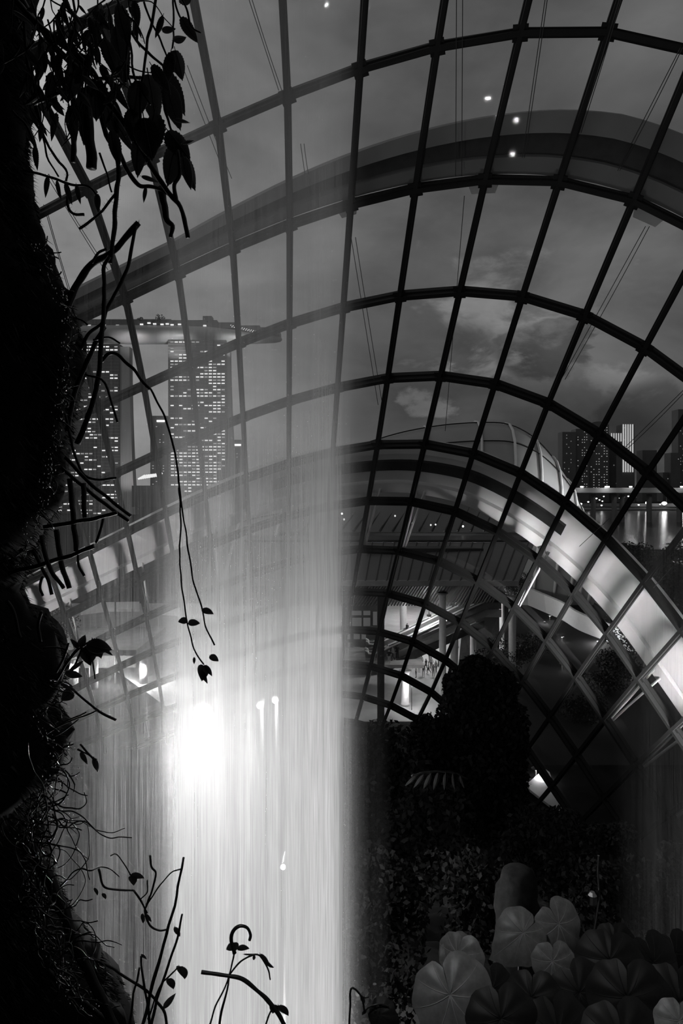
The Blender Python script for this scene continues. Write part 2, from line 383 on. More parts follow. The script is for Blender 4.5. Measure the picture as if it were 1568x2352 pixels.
for c in (-6, -4, -2, 2, 3, 6, 9, 10, 11):
    p0 = S(c, 6.1) + SN(c, 6.1) * 1.6; p1 = S(c, 7.0) + SN(c, 7.0) * .33
    t = (S(c + .2, 6) - S(c - .2, 6)).normalized()
    for k, s in enumerate((-.13, .13)):
        m = MB(); m.tube([p0 + t * (s * 2.2 + .16), p0 * .5 + p1 * .5 + t * (s * 1.2 + .2), p1 + t * (s * .6 + .22)], .075, 8)
        m.build('strut', M_PIPE, a2, smooth=True)
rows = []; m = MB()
for k in range(31):      # dark strip added along the channel to stand for its shadow gap
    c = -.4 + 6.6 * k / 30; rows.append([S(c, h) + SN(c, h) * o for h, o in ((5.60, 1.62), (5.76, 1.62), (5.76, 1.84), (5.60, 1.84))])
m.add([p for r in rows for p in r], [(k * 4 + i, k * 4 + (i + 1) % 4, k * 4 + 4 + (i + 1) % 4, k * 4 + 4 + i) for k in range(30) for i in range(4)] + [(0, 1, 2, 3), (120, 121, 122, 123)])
m.build('shade_strip', M_DARK, a2)

def flood(loc, to, power, size, label, r=.22):
    root = thing('flood_lamp', label, 'flood lamp', 'dome flood lamps')
    loc = Vector(loc); d = (Vector(to) - loc).normalized()
    q = d.to_track_quat('Z', 'Y').to_matrix()
    m = MB(); m.sweep([loc - d * .35, loc - d * .3, loc - d * .02, loc], [q.col[0]] * 4, [q.col[1]] * 4,
                      [(math.cos(a * .5236), math.sin(a * .5236)) for a in range(12)], True, [r * .6, r * .9, r, r])
    m.build('housing', M_DARK, root)
    m = MB(); m.sweep([loc, loc + d * .01], [q.col[0]] * 2, [q.col[1]] * 2, [(math.cos(a * .5236), math.sin(a * .5236)) for a in range(12)], True, [r * .85] * 2)
    m.build('lens', M_LAMPS, root)
    m = MB(); m.tube([loc - d * .2, loc - d * .2 - Vector((0, 0, .8))], .05, 6); m.build('bracket', M_DARK, root)
    spot('lamp_beam', loc + d * .05, to, power, size, .7, 1.2 if power > 5000 else .15, root)
    return root
flood((21, 24, 7), S(8.8, 5.9), 88000, 37, 'flood lamp on the dome floor aimed up at the bright arch, nearest the glass', 1.0)
flood((26, 20, 5), S(8.3, 5.9), 88000, 30, 'flood lamp on the dome floor aimed up at the bright arch, middle of three', 1.0)
flood((17, 19, 3), S(8.3, 5.9), 62000, 31, 'flood lamp on the dome floor aimed up at the bright arch, farthest from the glass', 1.0)
flood((-26, 30, 8), S(-5, 5.8), 26000, 50, 'flood lamp on the dome floor aimed at the arch below the hotel', 1.0)

# ------------------------------------------------------------------ the waterfall veil
def water_mat(name, prof, dens, streak=70.0, con=1.0):
    """prof: list of (u, coverage) across the sheet"""
    m = bpy.data.materials.new(name); m.use_nodes = True; t = NT(m.node_tree)
    uv = t.n('ShaderNodeUVMap').outputs[0]
    sp = t.n('ShaderNodeSeparateXYZ'); t.put(sp.inputs[0], uv)
    rmp = t.n('ShaderNodeValToRGB'); cr_ = rmp.color_ramp; cr_.interpolation = 'EASE'
    while len(cr_.elements) < len(prof): cr_.elements.new(.5)
    for e, (u, v) in zip(cr_.elements, prof): e.position = u; e.color = (v, v, v, 1)
    t.put(rmp.inputs[0], sp.outputs[0])
    ob = t.n('ShaderNodeTexCoord').outputs['Object']
    v1 = t.vm('MULTIPLY', ob, (streak, streak, .35)).outputs[0]
    v2 = t.vm('MULTIPLY', ob, (streak * .22, streak * .22, .12)).outputs[0]
    v3 = t.vm('MULTIPLY', ob, (streak * 2.2, streak * 2.2, 3.0)).outputs[0]
    s1 = t.mr(t.noise(v1, 1, 2, .6), .25, .75, 1 - .22 * con, 1 + .22 * con)
    s2 = t.mr(t.noise(v2, 1, 0, .5), .3, .7, .92, 1.08)
    s3 = t.mr(t.noise(v3, 1, 0, .6), .3, .75, 1 - .15 * con, 1 + .18 * con)
    vr = t.n('ShaderNodeValToRGB'); ve = vr.color_ramp; ve.interpolation = 'EASE'     # the sheet breaks up and thickens with spray as it falls
    for _ in range(3): ve.elements.new(.5)
    for e, (u, v) in zip(ve.elements, ((.30, 1.0), (.46, .95), (.55, .64), (.63, .34), (.80, .20))): e.position = u; e.color = (v, v, v, 1)
    t.put(vr.inputs[0], sp.outputs[1])
    cov = t.m('MULTIPLY', t.m('MULTIPLY', t.m('MULTIPLY', t.m('MULTIPLY', rmp.outputs[0], vr.outputs[0]), s1), t.m('MULTIPLY', s2, s3)), dens, clamp=True)
    tr = t.n('ShaderNodeBsdfTransparent'); di = t.n('ShaderNodeBsdfDiffuse'); tl = t.n('ShaderNodeBsdfTranslucent')
    di.inputs[0].default_value = (.8, .8, .8, 1); tl.inputs[0].default_value = (.92, .92, .92, 1)
    mx = t.n('ShaderNodeMixShader'); mx.inputs[0].default_value = .72
    t.t.links.new(di.outputs[0], mx.inputs[1]); t.t.links.new(tl.outputs[0], mx.inputs[2])
    m2 = t.n('ShaderNodeMixShader'); t.put(m2.inputs[0], cov)
    t.t.links.new(tr.outputs[0], m2.inputs[1]); t.t.links.new(mx.outputs[0], m2.inputs[2])
    o = t.n('ShaderNodeOutputMaterial'); t.t.links.new(m2.outputs[0], o.inputs[0])
    return m
def sheet(root, x0, x1, d, prof, dens, z0=15.0, z1=33.0, bow=.15, streak=125.0, nu=40, nv=26, con=1.0):
    a = W(x0, HY, d); b = W(x1, HY, d); m = MB(); uvs = []
    vs = []
    for j in range(nv + 1):
        z = z0 + (z1 - z0) * j / nv
        for i in range(nu + 1):
            u = i / nu; p = a.lerp(b, u); p.z = z
            p.y += bow * math.sin(math.pi * u) + .05 * mnoise.noise(Vector((u * 9, z * .08, d)))
            vs.append(p); uvs.append((u, j / nv))
    fs = [(j * (nu + 1) + i, j * (nu + 1) + i + 1, (j + 1) * (nu + 1) + i + 1, (j + 1) * (nu + 1) + i) for j in range(nv) for i in range(nu)]
    m.add(vs, fs); ob = m.build('water_sheet', water_mat('falling_water', prof, dens, streak, con), root, True)
    ul = ob.data.uv_layers.new(name='UVMap')
    for lp in ob.data.loops: ul.data[lp.index].uv = uvs[lp.vertex_index]
    return ob
fall = thing('waterfall', 'wide veil of falling water lit white from behind by a lamp', 'waterfall')
fall['kind'] = 'thing'
sheet(fall, 330, 905, 5.2, [(0, 0), (.06, .12), (.15, .62), (.3, .7), (.45, .62), (.62, .72), (.72, .95), (.775, .85), (.80, .45), (.85, .10), (.91, .02), (1, 0)], .62)
sheet(fall, 90, 560, 5.5, [(0, 0), (.08, .3), (.3, .5), (.6, .55), (.85, .4), (1, 0)], .21, streak=120, con=2.4)
sheet(fall, 350, 835, 5.85, [(0, 0), (.1, .4), (.5, .5), (.82, .75), (.9, .3), (1, 0)], .38, streak=110)
fall2 = thing('waterfall', 'faint thin veil of water dropping in front of the dome beside the begonia leaves', 'waterfall')
sheet(fall2, 1400, 1900, 9.0, [(0, 0), (.12, .25), (.25, .9), (.6, .8), (1, .5)], .42, z0=11, z1=24.5, streak=70, con=2)

def lamp_small(px, py, d, r, label, em=M_LAMP):
    root = thing('waterfall_lamp', label, 'lamp', 'lamps behind the waterfall')
    p = W(px, py, d); m = MB(); m.lathe((0, 0, 0), [(r * .3, 0), (r, .02), (r * 1.1, .1), (r * .9, .22), (r * .4, .3)], 16)
    R = Matrix.Rotation(math.pi / 2, 3, 'X').inverted()
    m.v = [tuple(p + Vector((v[0], v[2], v[1]))) for v in m.v]; m.build('housing', M_DARK, root)
    m = MB(); m.lathe((0, 0, 0), [(r * .92, 0), (r * .92, .015)], 16); m.v = [tuple(p + Vector((v[0], v[2] - .02, v[1]))) for v in m.v]; m.build('lens', em, root)
    m = MB(); m.tube([p + Vector((0, .2, 0)), p + Vector((0, .35, -1.2)), p + Vector((0, .35, -9))], .03, 6); m.build('post', M_DARK, root)
    return root, p
L1, pL = lamp_small(465, 1640, 6.6, .10, 'blazing lamp shining through the middle of the waterfall', emit('blazing_lamp', 60))
point('lamp_light', pL + Vector((0, -.12, 0)), 82, .12, L1)
_, pa = lamp_small(597, 1620, 10, .05, 'smaller round lamp to the right of the blazing lamp, lower of the pair')
_, pb = lamp_small(632, 1608, 10, .05, 'smaller round lamp to the right of the blazing lamp, upper of the pair')
point('lamp_light', pa + Vector((0, -.2, 0)), 260, .1, _); point('lamp_light', pb + Vector((0, -.2, 0)), 260, .1, _)
L2, pL2 = lamp_small(560, 2520, 8.0, .13, 'lamp added out of view below to brighten the lower waterfall veil')  # unseen lamp added below the view to brighten the lower veil
point('lamp_light', pL2 + Vector((0, -.15, .1)), 650, .15, L2)
L3, pL3 = lamp_small(650, 1990, 7.6, .03, 'tiny lamp seen through the lower waterfall')
# ------------------------------------------------------------------ ground and water outside
def poly(name, pts, m, z=None, thick=.3, label=None, kind='structure'):
    b = MB(); b.slab([Vector((p[0], p[1], p[2] if len(p) > 2 else z)) - Vector((0, 0, thick)) for p in pts], (0, 0, thick))
    o = b.build(name, m); tag(o, label, None, None, kind); return o
poly('ground', [(-1500, 62, 0), (1500, 62, 0), (1500, 2200, 0), (-1500, 2200, 0)], M_LAND, label='dark ground outside the dome at dusk')
poly('floor', [(-60, -30, 0), (60, -30, 0), (60, 62, 0), (-60, 62, 0)], mat('dome_floor', .014, 1.0, var=.5, scale=.4, spec=0.0), label='dark planted floor inside the dome')
def water(name):
    m = bpy.data.materials.new(name); m.use_nodes = True; t = NT(m.node_tree)
    p = t.n('ShaderNodeBsdfPrincipled'); p.inputs['Base Color'].default_value = (.02, .02, .02, 1); p.inputs['Roughness'].default_value = .12
    g = t.n('ShaderNodeTexCoord').outputs['Object']
    nz = t.noise(t.vm('MULTIPLY', g, (.5, .18, 1)).outputs[0], 1.0, 4, .6)
    b = t.n('ShaderNodeBump'); b.inputs['Strength'].default_value = .35; b.inputs['Distance'].default_value = .6
    t.put(b.inputs['Height'], nz); t.put(p.inputs['Normal'], b.outputs[0])
    o = t.n('ShaderNodeOutputMaterial'); t.t.links.new(p.outputs[0], o.inputs[0]); return m
M_WATER = water('bay_water')
poly('water', [(70, 282, .35), (900, 282, .35), (1500, 860, .35), (180, 860, .35)], M_WATER, label='grey bay water beyond the dome')
poly('water', [(52, 128, .35), (190, 128, .35), (210, 172, .35), (58, 166, .35)], M_WATER, label='small dark pond between the dome and the bay')

# ------------------------------------------------------------------ hotel towers and roof deck
def tower(label, cols, d, depth, rows_y, lit_seed, density, cx0, cx1, wall_px):
    """cols: front facade corner px at top/bottom (xl_top, xr_top, xl_bot, xr_bot); rows_y: (top, bottom)"""
    root = thing('hotel_tower', label, 'tower', 'hotel towers')
    xl0, xr0, xl1, xr1 = cols; yt, yb = rows_y
    n = 10
    m = MB(); vs = []
    for k in range(n + 1):
        t = k / n; y = yt + (yb - yt) * t; e = t * t
        a = W(xl0 + (xl1 - xl0) * e, y, d); b = W(xr0 + (xr1 - xr0) * e, y, d); q = Vector((0, depth, 0))
        vs += [a, b, b + q, a + q]
    fs = [(k * 4 + i, k * 4 + (i + 1) % 4, k * 4 + 4 + (i + 1) % 4, k * 4 + 4 + i) for k in range(n) for i in range(4)]
    fs += [(0, 3, 2, 1), (n * 4, n * 4 + 1, n * 4 + 2, n * 4 + 3)]
    m.add(vs, fs); m.build('facade', M_TOWER, root)
    # pale end wall that splays outwards to the ground
    m = MB(); vs = []
    for k in range(n + 1):
        t = k / n; y = yt + 6 + (yb - yt) * t; e = t * t
        x0 = xr0 + (xr1 - xr0) * e + 1; x1 = x0 + wall_px[0] + (wall_px[1] - wall_px[0]) * e
        a = W(x0, y, d + 2); b = W(x1, y, d + 2); q = Vector((0, depth * .6, 0)); vs += [a, b, b + q, a + q]
    m.add(vs, [tuple(f) for f in fs]); m.build('end_wall', M_TOWERL, root)
    # floor edges
    m = MB(); R = random.Random(lit_seed); ny = int((yb - yt) / 7.2)
    for k in range(ny):
        t = (k + .5) / ny; y = yt + (yb - yt) * t; e = t * t
        m.box((W(xl0 + (xl1 - xl0) * e, y, d - .3) + W(xr0 + (xr1 - xr0) * e, y, d - .3)) / 2, (xr0 - xl0 + ((xr1 - xl1) - (xr0 - xl0)) * e) / F * d, 1.0, .5)
    tag(m.build('balcony_edges', mat('balcony_edge', .2, .6), root), kind='stuff')
    lit = MB(); dim = MB()
    for k in range(ny):
        t = (k + .5) / ny; y = yt + (yb - yt) * t; e = t * t
        xa = xl0 + (xl1 - xl0) * e + 4; xb = xr0 + (xr1 - xr0) * e - 3
        nx = int((xb - xa) / 9.5); rowp = density * R.uniform(.35, 1.45)
        if k in (2, 3): rowp = .12
        if k in (0, 1): rowp = .8
        run = R.random() < rowp
        for i in range(nx):
            if R.random() < .55: run = R.random() < rowp
            if not run: continue
            x = xa + (i + .5) * (xb - xa) / nx
            (lit if R.random() < .62 else dim).box(W(x, y + 2.8, d - .25), 7.2 / F * d, .3, 2.7 / F * d)
    tag(lit.build('lit_windows', M_WINLIT, root), 'small lit hotel windows', kind='stuff')
    tag(dim.build('dim_windows', M_WINDIM, root), 'small dimly lit hotel windows', kind='stuff')
    return root
tower('grid of lit windows on the full-width hotel tower under the roof deck end', (386, 520, 388, 522), 670, 18, (772, 1180), 3, .62, 0, 0, (6, 26))
tower('hotel tower partly hidden by dark roots at the cliff', (150, 274, 128, 276), 690, 18, (790, 1180), 5, .38, 0, 0, (22, 34))
deck = thing('roof_deck', 'long boat-shaped roof deck with trees resting on the hotel towers', 'roof deck')
top = []; bot = []
prof = [(120, 752, 784), (200, 752, 786), (300, 750, 789), (400, 752, 789), (480, 754, 790), (545, 762, 790), (600, 768, 788), (632, 770, 787), (643, 774, 785), (647, 777, 782)]
m = MB(); vs = []; q = 10
for (x, yt, yb) in prof:
    ctr = (W(x, yt, 680) + W(x, yb, 680)) / 2; hz = (yb - yt) / 2 / F * 680; wy = 19 * min(1, (650 - x) / 120) ** .5 if x > 530 else 19
    for i in range(q):
        a = math.pi * 2 * i / q; zz = math.sin(a); vs.append(ctr + Vector((0, math.cos(a) * wy, hz * (zz * 1.0 if zz < 0 else min(zz * 1.3, 1) ))))
m.add(vs, [(k * q + i, k * q + (i + 1) % q, (k + 1) * q + (i + 1) % q, (k + 1) * q + i) for k in range(len(prof) - 1) for i in range(q)] + [tuple(range(q))[::-1]])
m.build('hull', mat('deck_hull', .42, .4, var=.1, scale=.03), deck, True)
m = MB()
for k in range(len(prof) - 2):
    (x0, y0, _), (x1, y1, _) = prof[k], prof[k + 1]
    m.box((W(x0, y0 - 4, 679) + W(x1, y1 - 4, 679)) / 2, (x1 - x0) / F * 680, 26, 5.5)
m.build('parapet', M_TOWER, deck)
m = MB(); m.slab([W(445, 752, 678), W(505, 752, 678), W(498, 735, 678), W(455, 735, 678)], (0, 20, 0)); m.box(W(478, 733, 690), 9, 10, 4); m.build('plant_room', M_TOWER, deck)
m = MB()
for (x, y) in ((325, 745), (342, 742), (355, 744), (372, 745), (384, 744), (395, 746), (412, 745), (270, 748), (240, 748), (230, 750), (205, 748), (196, 751), (290, 753), (470, 748)):
    m.box(W(x, y, 665), 3.0, 1, 1.3)
for k in range(24): m.box(W(530 + k * 2.6, 747 + k * .62 + (k % 2) * 3, 663), .7, .6, .6)
tag(m.build('deck_lights', M_WINLIT, deck), kind='stuff')
def leafblob(m, c, rx, rz, n, R, s):
    for _ in range(n):
        u = Vector((R.gauss(0, 1), R.gauss(0, 1), R.gauss(0, 1))).normalized() * (R.random() ** .4)
        p = Vector(c) + Vector((u.x * rx, u.y * rx, u.z * rz)); a = Vector((R.gauss(0, 1), R.gauss(0, 1), R.gauss(0, 1))).normalized() * s
        b = a.cross(Vector((R.gauss(0, 1), R.gauss(0, 1), R.gauss(0, 1)))).normalized() * s * .6
        m.add([p - a, p + b, p + a, p - b], [(0, 1, 2, 3)])
M_LEAFD = mat('dark_leaf', .018, .45, var=.4, scale=6)
for i, (x, y, r) in enumerate(((322, 735, 8), (352, 742, 8), (368, 733, 12), (382, 740, 7), (398, 742, 5))):
    m = MB(); leafblob(m, W(x, y, 668), r / F * 670, r / F * 670, 90, random.Random(i), 1.0)
    m.tube([W(x, y, 668), W(x, 752, 668)], .5, 5)
    m.build('deck_tree', M_LEAFD, deck)
# deck uplights wash the hull
for x in (395, 540, 300):
    spot('deck_uplight', W(x, 826, 655), W(x + 8, 775, 672), 26000, 95, .8, .5, deck)
spot('end_wall_light', W(287, 1150, 660), W(290, 1060, 690), 30000, 80, .9, .5, deck)
# blocks near the hotel
def block(name, label, x0, x1, yt, yb, d, seed, dens, grp, m0=M_TOWER, depth=25, wx=6, wy=7, sign=None):
    root = thing(name, label, 'building', grp)
    m = MB(); a = W(x0, yb, d); b = W(x1, yt, d); a.z = 0
    m.box(((a.x + b.x) / 2, d + depth / 2, (a.z + b.z) / 2), b.x - a.x, depth, b.z - a.z)
    m.build('wall', m0, root); R = random.Random(seed); m = MB()
    for i in range(int((x1 - x0 - 4) / wx)):
        cp = dens * R.uniform(.1, 2.2)
        for j in range(int((yb - yt - 4) / wy)):
            if R.random() < cp: m.box(W(x0 + 3 + wx * (i + .4), yt + 4 + wy * (j + .5), d - .3), wx * .34 / F * d, .4, wy * .3 / F * d)
    if m.v: tag(m.build('lit_windows', M_WINDIM if dens > .18 else emit('faint_window', .18), root), kind='stuff')
    if sign:
        m = MB(); m.box(W(sign[0], sign[1], d - .8), sign[2] / F * d, .6, sign[3] / F * d); m.build('roof_sign', emit('sign_glow', 3), root)
    return root
block('office_block', 'pale-signed office block standing between the two hotel towers', 345, 384, 955, 1140, 720, 1, .22, 'blocks by the hotel', sign=(369, 967, 18, 4), wx=8, wy=6)
block('office_block', 'small office block right of the hotel with one bright roof sign', 530, 554, 1010, 1140, 720, 2, .12, 'blocks by the hotel', sign=(545, 1022, 16, 4), wx=8, wy=8)
mall = thing('mall_roof', 'low hall with a glowing striped roof between the hotel towers', 'building')
m = MB(); m.box((W(305, 1125, 640) + W(410, 1125, 640)) / 2 + Vector((0, 10, -6)), 110 / F * 640, 20, 20); m.build('hall_body', M_TOWER, mall)
for k in range(9):
    m = MB(); m.tube([W(318 + k * 5, 1100 - k * .8, 628), W(332 + k * 5, 1092 - k * .6, 636)], .9, 5); m.build('roof_light', M_WINLIT, mall)

# ------------------------------------------------------------------ far shore, skyline, bridge
poly('shore', [(150, 861, 3.0), (1600, 861, 3.0), (1900, 1900, 3.0), (-200, 1900, 3.0)], M_LAND, thick=3.2, label='dark far shore across the bay')
GR = 'towers on the far shore'
block('skyline_tower', 'dark stepped tower beside the shell-shaped conservatory tip', 1291, 1322, 992, 1125, 1200, 11, .12, GR, wx=5, wy=7)
block('skyline_tower', 'dotted-window tower second from the shell-shaped conservatory', 1322, 1352, 985, 1125, 1210, 12, .30, GR, wx=5, wy=6)
block('skyline_tower', 'tallest dark tower of the left skyline cluster with a round top', 1352, 1398, 975, 1125, 1220, 13, .30, GR, wx=6, wy=6)
block('skyline_tower', 'plain dim tower behind the striped tower', 1398, 1432, 1005, 1125, 1240, 14, .06, GR)
st = block('skyline_tower', 'slim tower striped with glowing white vertical fins', 1428, 1457, 975, 1125, 1190, 15, .03, GR)
for k in range(5):
    m = MB(); m.box((W(1431 + k * 5.4, 974, 1187) + W(1431 + k * 5.4, 1085, 1187)) / 2, 2.4 / F * 1187, 1.2, 110 / F * 1187); m.build('light_fin', emit('fin_glow', .55), st)
for k in range(5):
    m = MB(); m.box((W(1404 + k * 5.4, 995, 1187) + W(1404 + k * 5.4, 1014, 1187)) / 2, 2.2 / F * 1187, 1.2, 19 / F * 1187); m.build('light_fin', emit('fin_glow', .55), st)
block('skyline_tower', 'dark tower with a flat frame top right of the striped tower', 1475, 1508, 1034, 1125, 1230, 16, .05, GR)
block('skyline_tower', 'short dark tower between two skyline towers near the frame edge', 1522, 1542, 1085, 1125, 1250, 17, .05, GR)
block('skyline_tower', 'dark tall tower at the edge of the skyline', 1540, 1562, 1040, 1125, 1240, 18, .05, GR)
block('skyline_tower', 'highest skyline tower cut by the picture edge', 1557, 1640, 940, 1125, 1260, 19, .14, GR)
m = MB()
vs = []
for k in range(9): a = math.pi * k / 8; vs.append(W(1375 - 22 * math.cos(a), 977 - 9 * math.sin(a), 1222))
m.slab(vs, (0, 20, 0)); o = m.build('round_crown', M_TOWER); o.parent = bpy.data.objects['skyline_tower.002']
br = thing('road_bridge', 'long lit road bridge on tall piers over the bay', 'bridge')
m = MB(); m.box((W(1290, 1129, 520) + W(1800, 1126, 520)) / 2, 520 / F * 520, 14, 2.8); m.build('deck', mat('bridge_concrete', .3, .8), br)
m = MB(); m.box((W(1290, 1123.5, 513) + W(1800, 1120, 513)) / 2, 520 / F * 513, .4, .8); m.build('parapet', M_CONC, br)
for x in (1322, 1362, 1410, 1428, 1490, 1560, 1620):
    p = W(x, 1135, 520); m = MB(); m.box((p.x, 520, p.z / 2), 1.6, 6, p.z); m.build('pier', mat('pier_concrete', .10, .8), br)
for i, x in enumerate((1336, 1392, 1396, 1448, 1533, 1565)):
    m = MB(); m.box(W(x, 1118, 512), 2.0, .6, 1.0); m.build('road_light', M_LAMPS, br)
    point('road_light_glow', W(x, 1119, 508), 700, .4, br)
jt = thing('promenade', 'low waterside promenade with railings along the far bay shore', 'promenade')
m = MB(); m.box((W(1325, 1167, 830) + W(1720, 1170, 830)) / 2, 395 / F * 830, 10, 2.2); m.build('walk', M_CONC, jt)
m = MB(); m.box((W(1325, 1160, 842) + W(1720, 1160, 842)) / 2, 395 / F * 842, 8, 4); m.build('wall', M_TOWER, jt)
R = random.Random(4)
def shorelamp(x, y, s, label):
    root = thing('shore_lamp', label, 'lamp', 'lamps along the far shore')
    p = W(x, y, 826); m = MB(); m.tube([(p.x, p.y, 0), p], .25, 5); m.build('pole', M_DARK, root)
    m = MB(); m.lathe(p - Vector((0, 0, s / 2)), [(s * .3, 0), (s, s * .5), (s, s * .9), (s * .3, s * 1.3)], 8); m.build('globe', M_LAMPS if s < 2 else M_LAMP, root)
shorelamp(1487, 1156, 2.8, 'big bright lamp on the far shore left of its twin'); shorelamp(1525, 1157, 3.0, 'big bright lamp on the far shore right of its twin')
shorelamp(1333, 1158, 1.8, 'lone bright lamp on the far shore under the bridge end'); shorelamp(1568, 1160, 2.6, 'bright shore lamp at the picture edge')
for i in range(16):
    shorelamp(R.uniform(1330, 1568), R.uniform(1138, 1163), R.choice((.7, .9, 1.1)), 'pin-prick lamp on the far shore below the bridge')
bt = tag(empty('boat'), 'dark low boat on the bay water', 'boat'); m = MB()
a = W(1440, 1262, 285); m.slab([a + Vector(q) for q in ((-4, 0, 0), (5, 0, 0), (7.5, 0, 1.8), (-4.5, 0, 1.6))], (0, 2.6, 0)); m.build('hull', M_DARK, bt)
m = MB(); m.box(a + Vector((-1.5, 1.3, 2.1)), 3, 2, 1.2); m.build('cabin', M_DARK, bt)

# ------------------------------------------------------------------ second conservatory (shell shape)
cons = thing('conservatory', 'pale shell-shaped conservatory with a floodlit tip across the plaza', 'conservatory')
crest = [(560, 1112), (640, 1082), (700, 1064), (760, 1045), (850, 1014), (930, 991), (1020, 976), (1110, 971), (1160, 976), (1205, 998), (1240, 1030), (1270, 1070), (1292, 1110), (1306, 1150), (1320, 1200), (1336, 1270)]
cp = cr([W(x, y, 172) for x, y in crest], 4); rows = []; nq = 16
M_CONS = mat('conservatory_glass', .30, .35, var=.12, scale=.1)
for p in cp:
    r = []
    for i in range(nq + 1):
        a = math.pi * i / nq; r.append(Vector((p.x + (1 - math.sin(a)) * -6, 172 - 24 * math.cos(a), max(p.z, .5) * math.sin(a) ** .8)))
    rows.append(r)
m = MB(); m.add([p for r in rows for p in r], [(k * (nq + 1) + i, k * (nq + 1) + i + 1, (k + 1) * (nq + 1) + i + 1, (k + 1) * (nq + 1) + i) for k in range(len(rows) - 1) for i in range(nq)])
m.build('shell', M_CONS, cons, True)
for k in range(2, len(rows), 5):
    m = MB(); m.tube([p + Vector((0, -.3, .3)) for p in rows[k]], .35, 5); m.build('rib', M_ARCH, cons, True)
for i in (3, 5, 7):
    m = MB(); m.tube([r[i] + Vector((0, -.2, .25)) for r in rows], .14, 4); m.build('seam', M_BEAM, cons)
spot('tip_light', Vector((75, 120, 10)), Vector((50, 160, 23)), 190000, 32, .7, .5, cons)
spot('tip_light', Vector((48, 132, 12)), Vector((49, 160, 22)), 16000, 60, .7, .5, cons)

# ------------------------------------------------------------------ link hall with a glazed slanting roof
hall = thing('link_hall', 'low hall with a dark glazed roof of slanting bars below the conservatory', 'building')
m = MB(); q = [W(640, 1222, 112), W(1190, 1222, 112), W(1130, 1118, 150), W(700, 1112, 150)]; m.slab(q, (0, .3, -.4)); m.build('glazed_roof', mat('hall_glass', .06, .2, var=.2), hall)
for k in range(16):
    x = 690 + k * 30; m = MB(); m.tube([W(x, 1219, 111.8), W(x + 92 - (x - 690) * .12, 1124, 148)], .12, 5); m.build('roof_bar', M_DARK, hall)
m = MB(); m.tube(cr([W(x, y, 149) for x, y in ((700, 1120), (780, 1112), (880, 1103), (950, 1107), (1010, 1120), (1080, 1140))], 5), .55, 6); m.build('roof_edge', M_ARCH, hall)
m = MB(); m.slab([W(640, 1222, 112), W(1200, 1226, 112), W(1200, 1243, 112), W(640, 1243, 112)], (0, 8, 0)); m.build('fascia', M_DARK, hall)
for i, (x, y) in enumerate(((1047, 1186), (1063, 1211), (947, 1204), (989, 1208), (785, 1182), (790, 1195), (907, 1187), (1000, 1207))):
    m = MB(); m.lathe(W(x, y, 111), [(.05, 0), (.14, .1), (.14, .2), (.05, .3)], 8); m.build('roof_lamp', M_LAMPS if i in (0, 1, 4) else M_WINLIT, hall)

# ------------------------------------------------------------------ plaza under a metal canopy
poly('pavement', [W(430, 1660, 73.5)[:2] + (.06,), W(1040, 1660, 73.5)[:2] + (.06,), (27, 150, .06), (-70, 150, .06)], M_PAVE, thick=.3, label='pale paved plaza outside the dome')
can = thing('canopy', 'wide standing-seam metal canopy roof over the plaza', 'canopy')
E0, E1 = W(560, 1335, 78), W(1190, 1335, 78); R0, R1 = W(560, 1246, 101), W(1226, 1246, 101)
m = MB(); m.slab([E0, E1, R1, R0], (0, .1, -.35)); m.build('roof_sheet', M_ROOFM, can)
for k in range(26):
    t = (k + .5) / 26; a = E0.lerp(E1, t); b = R0.lerp(R1, t); mm = MB(); mm.tube([a + Vector((0, 0, .08)), b + Vector((0, 0, .08))], .09, 4); mm.build('seam', M_DARK, can)
m = MB(); m.slab([E0 + Vector((0, -.1, -.55)), E1 + Vector((0, -.1, -.55)), E1 + Vector((0, -.1, .08)), E0 + Vector((0, -.1, .08))], (0, .4, 0)); m.build('eave_gutter', M_CONC, can)
m = MB(); m.slab([W(840, 1268, 93), W(1110, 1268, 95), W(1040, 1262, 98), W(860, 1262, 98)], (0, 0, .5)); m.build('roof_vent', M_DARK, can)
m = MB(); m.slab([R0 + Vector((0, .3, 0)), R1 + Vector((0, .3, 0)), R1 + Vector((0, 7, .2)), R0 + Vector((0, 7, .2))], (0, 0, .35)); m.build('ridge_cap', M_DARK, can)
m = MB(); a, b = W(840, HY, 106), W(1120, HY, 106); m.slab([(a.x, 106, 13), (b.x, 106, 13), (b.x + 6, 138, 13), (a.x, 138, 13)], (0, 0, .3)); m.build('rear_roof', M_ROOFM, can)
m = MB()
s0, s1 = E0 + Vector((0, .8, -.7)), E1 + Vector((-1.5, .8, -.7)); t0, t1 = W(560, 1392, 90), W(1165, 1392, 90)
for k in range(90):
    t = (k + .5) / 90; a = s0.lerp(s1, t); b = t0.lerp(t1, t); dx = Vector((.07, 0, 0)); m.slab([a - dx, a + dx, b + dx + Vector((-2, 0, 0)), b - dx + Vector((-2, 0, 0))], (0, 0, .18))
tag(m.build('soffit_slats', mat('soffit_slat', .05, .7), can), 'dark slats under the canopy', kind='stuff')
m = MB(); m.slab([s0 + Vector((0, .4, .4)), s1 + Vector((0, .4, .4)), t1 + Vector((0, .4, .4)), t0 + Vector((0, .4, .4))], (0, .1, .15)); m.build('soffit_board', M_DARK, can)

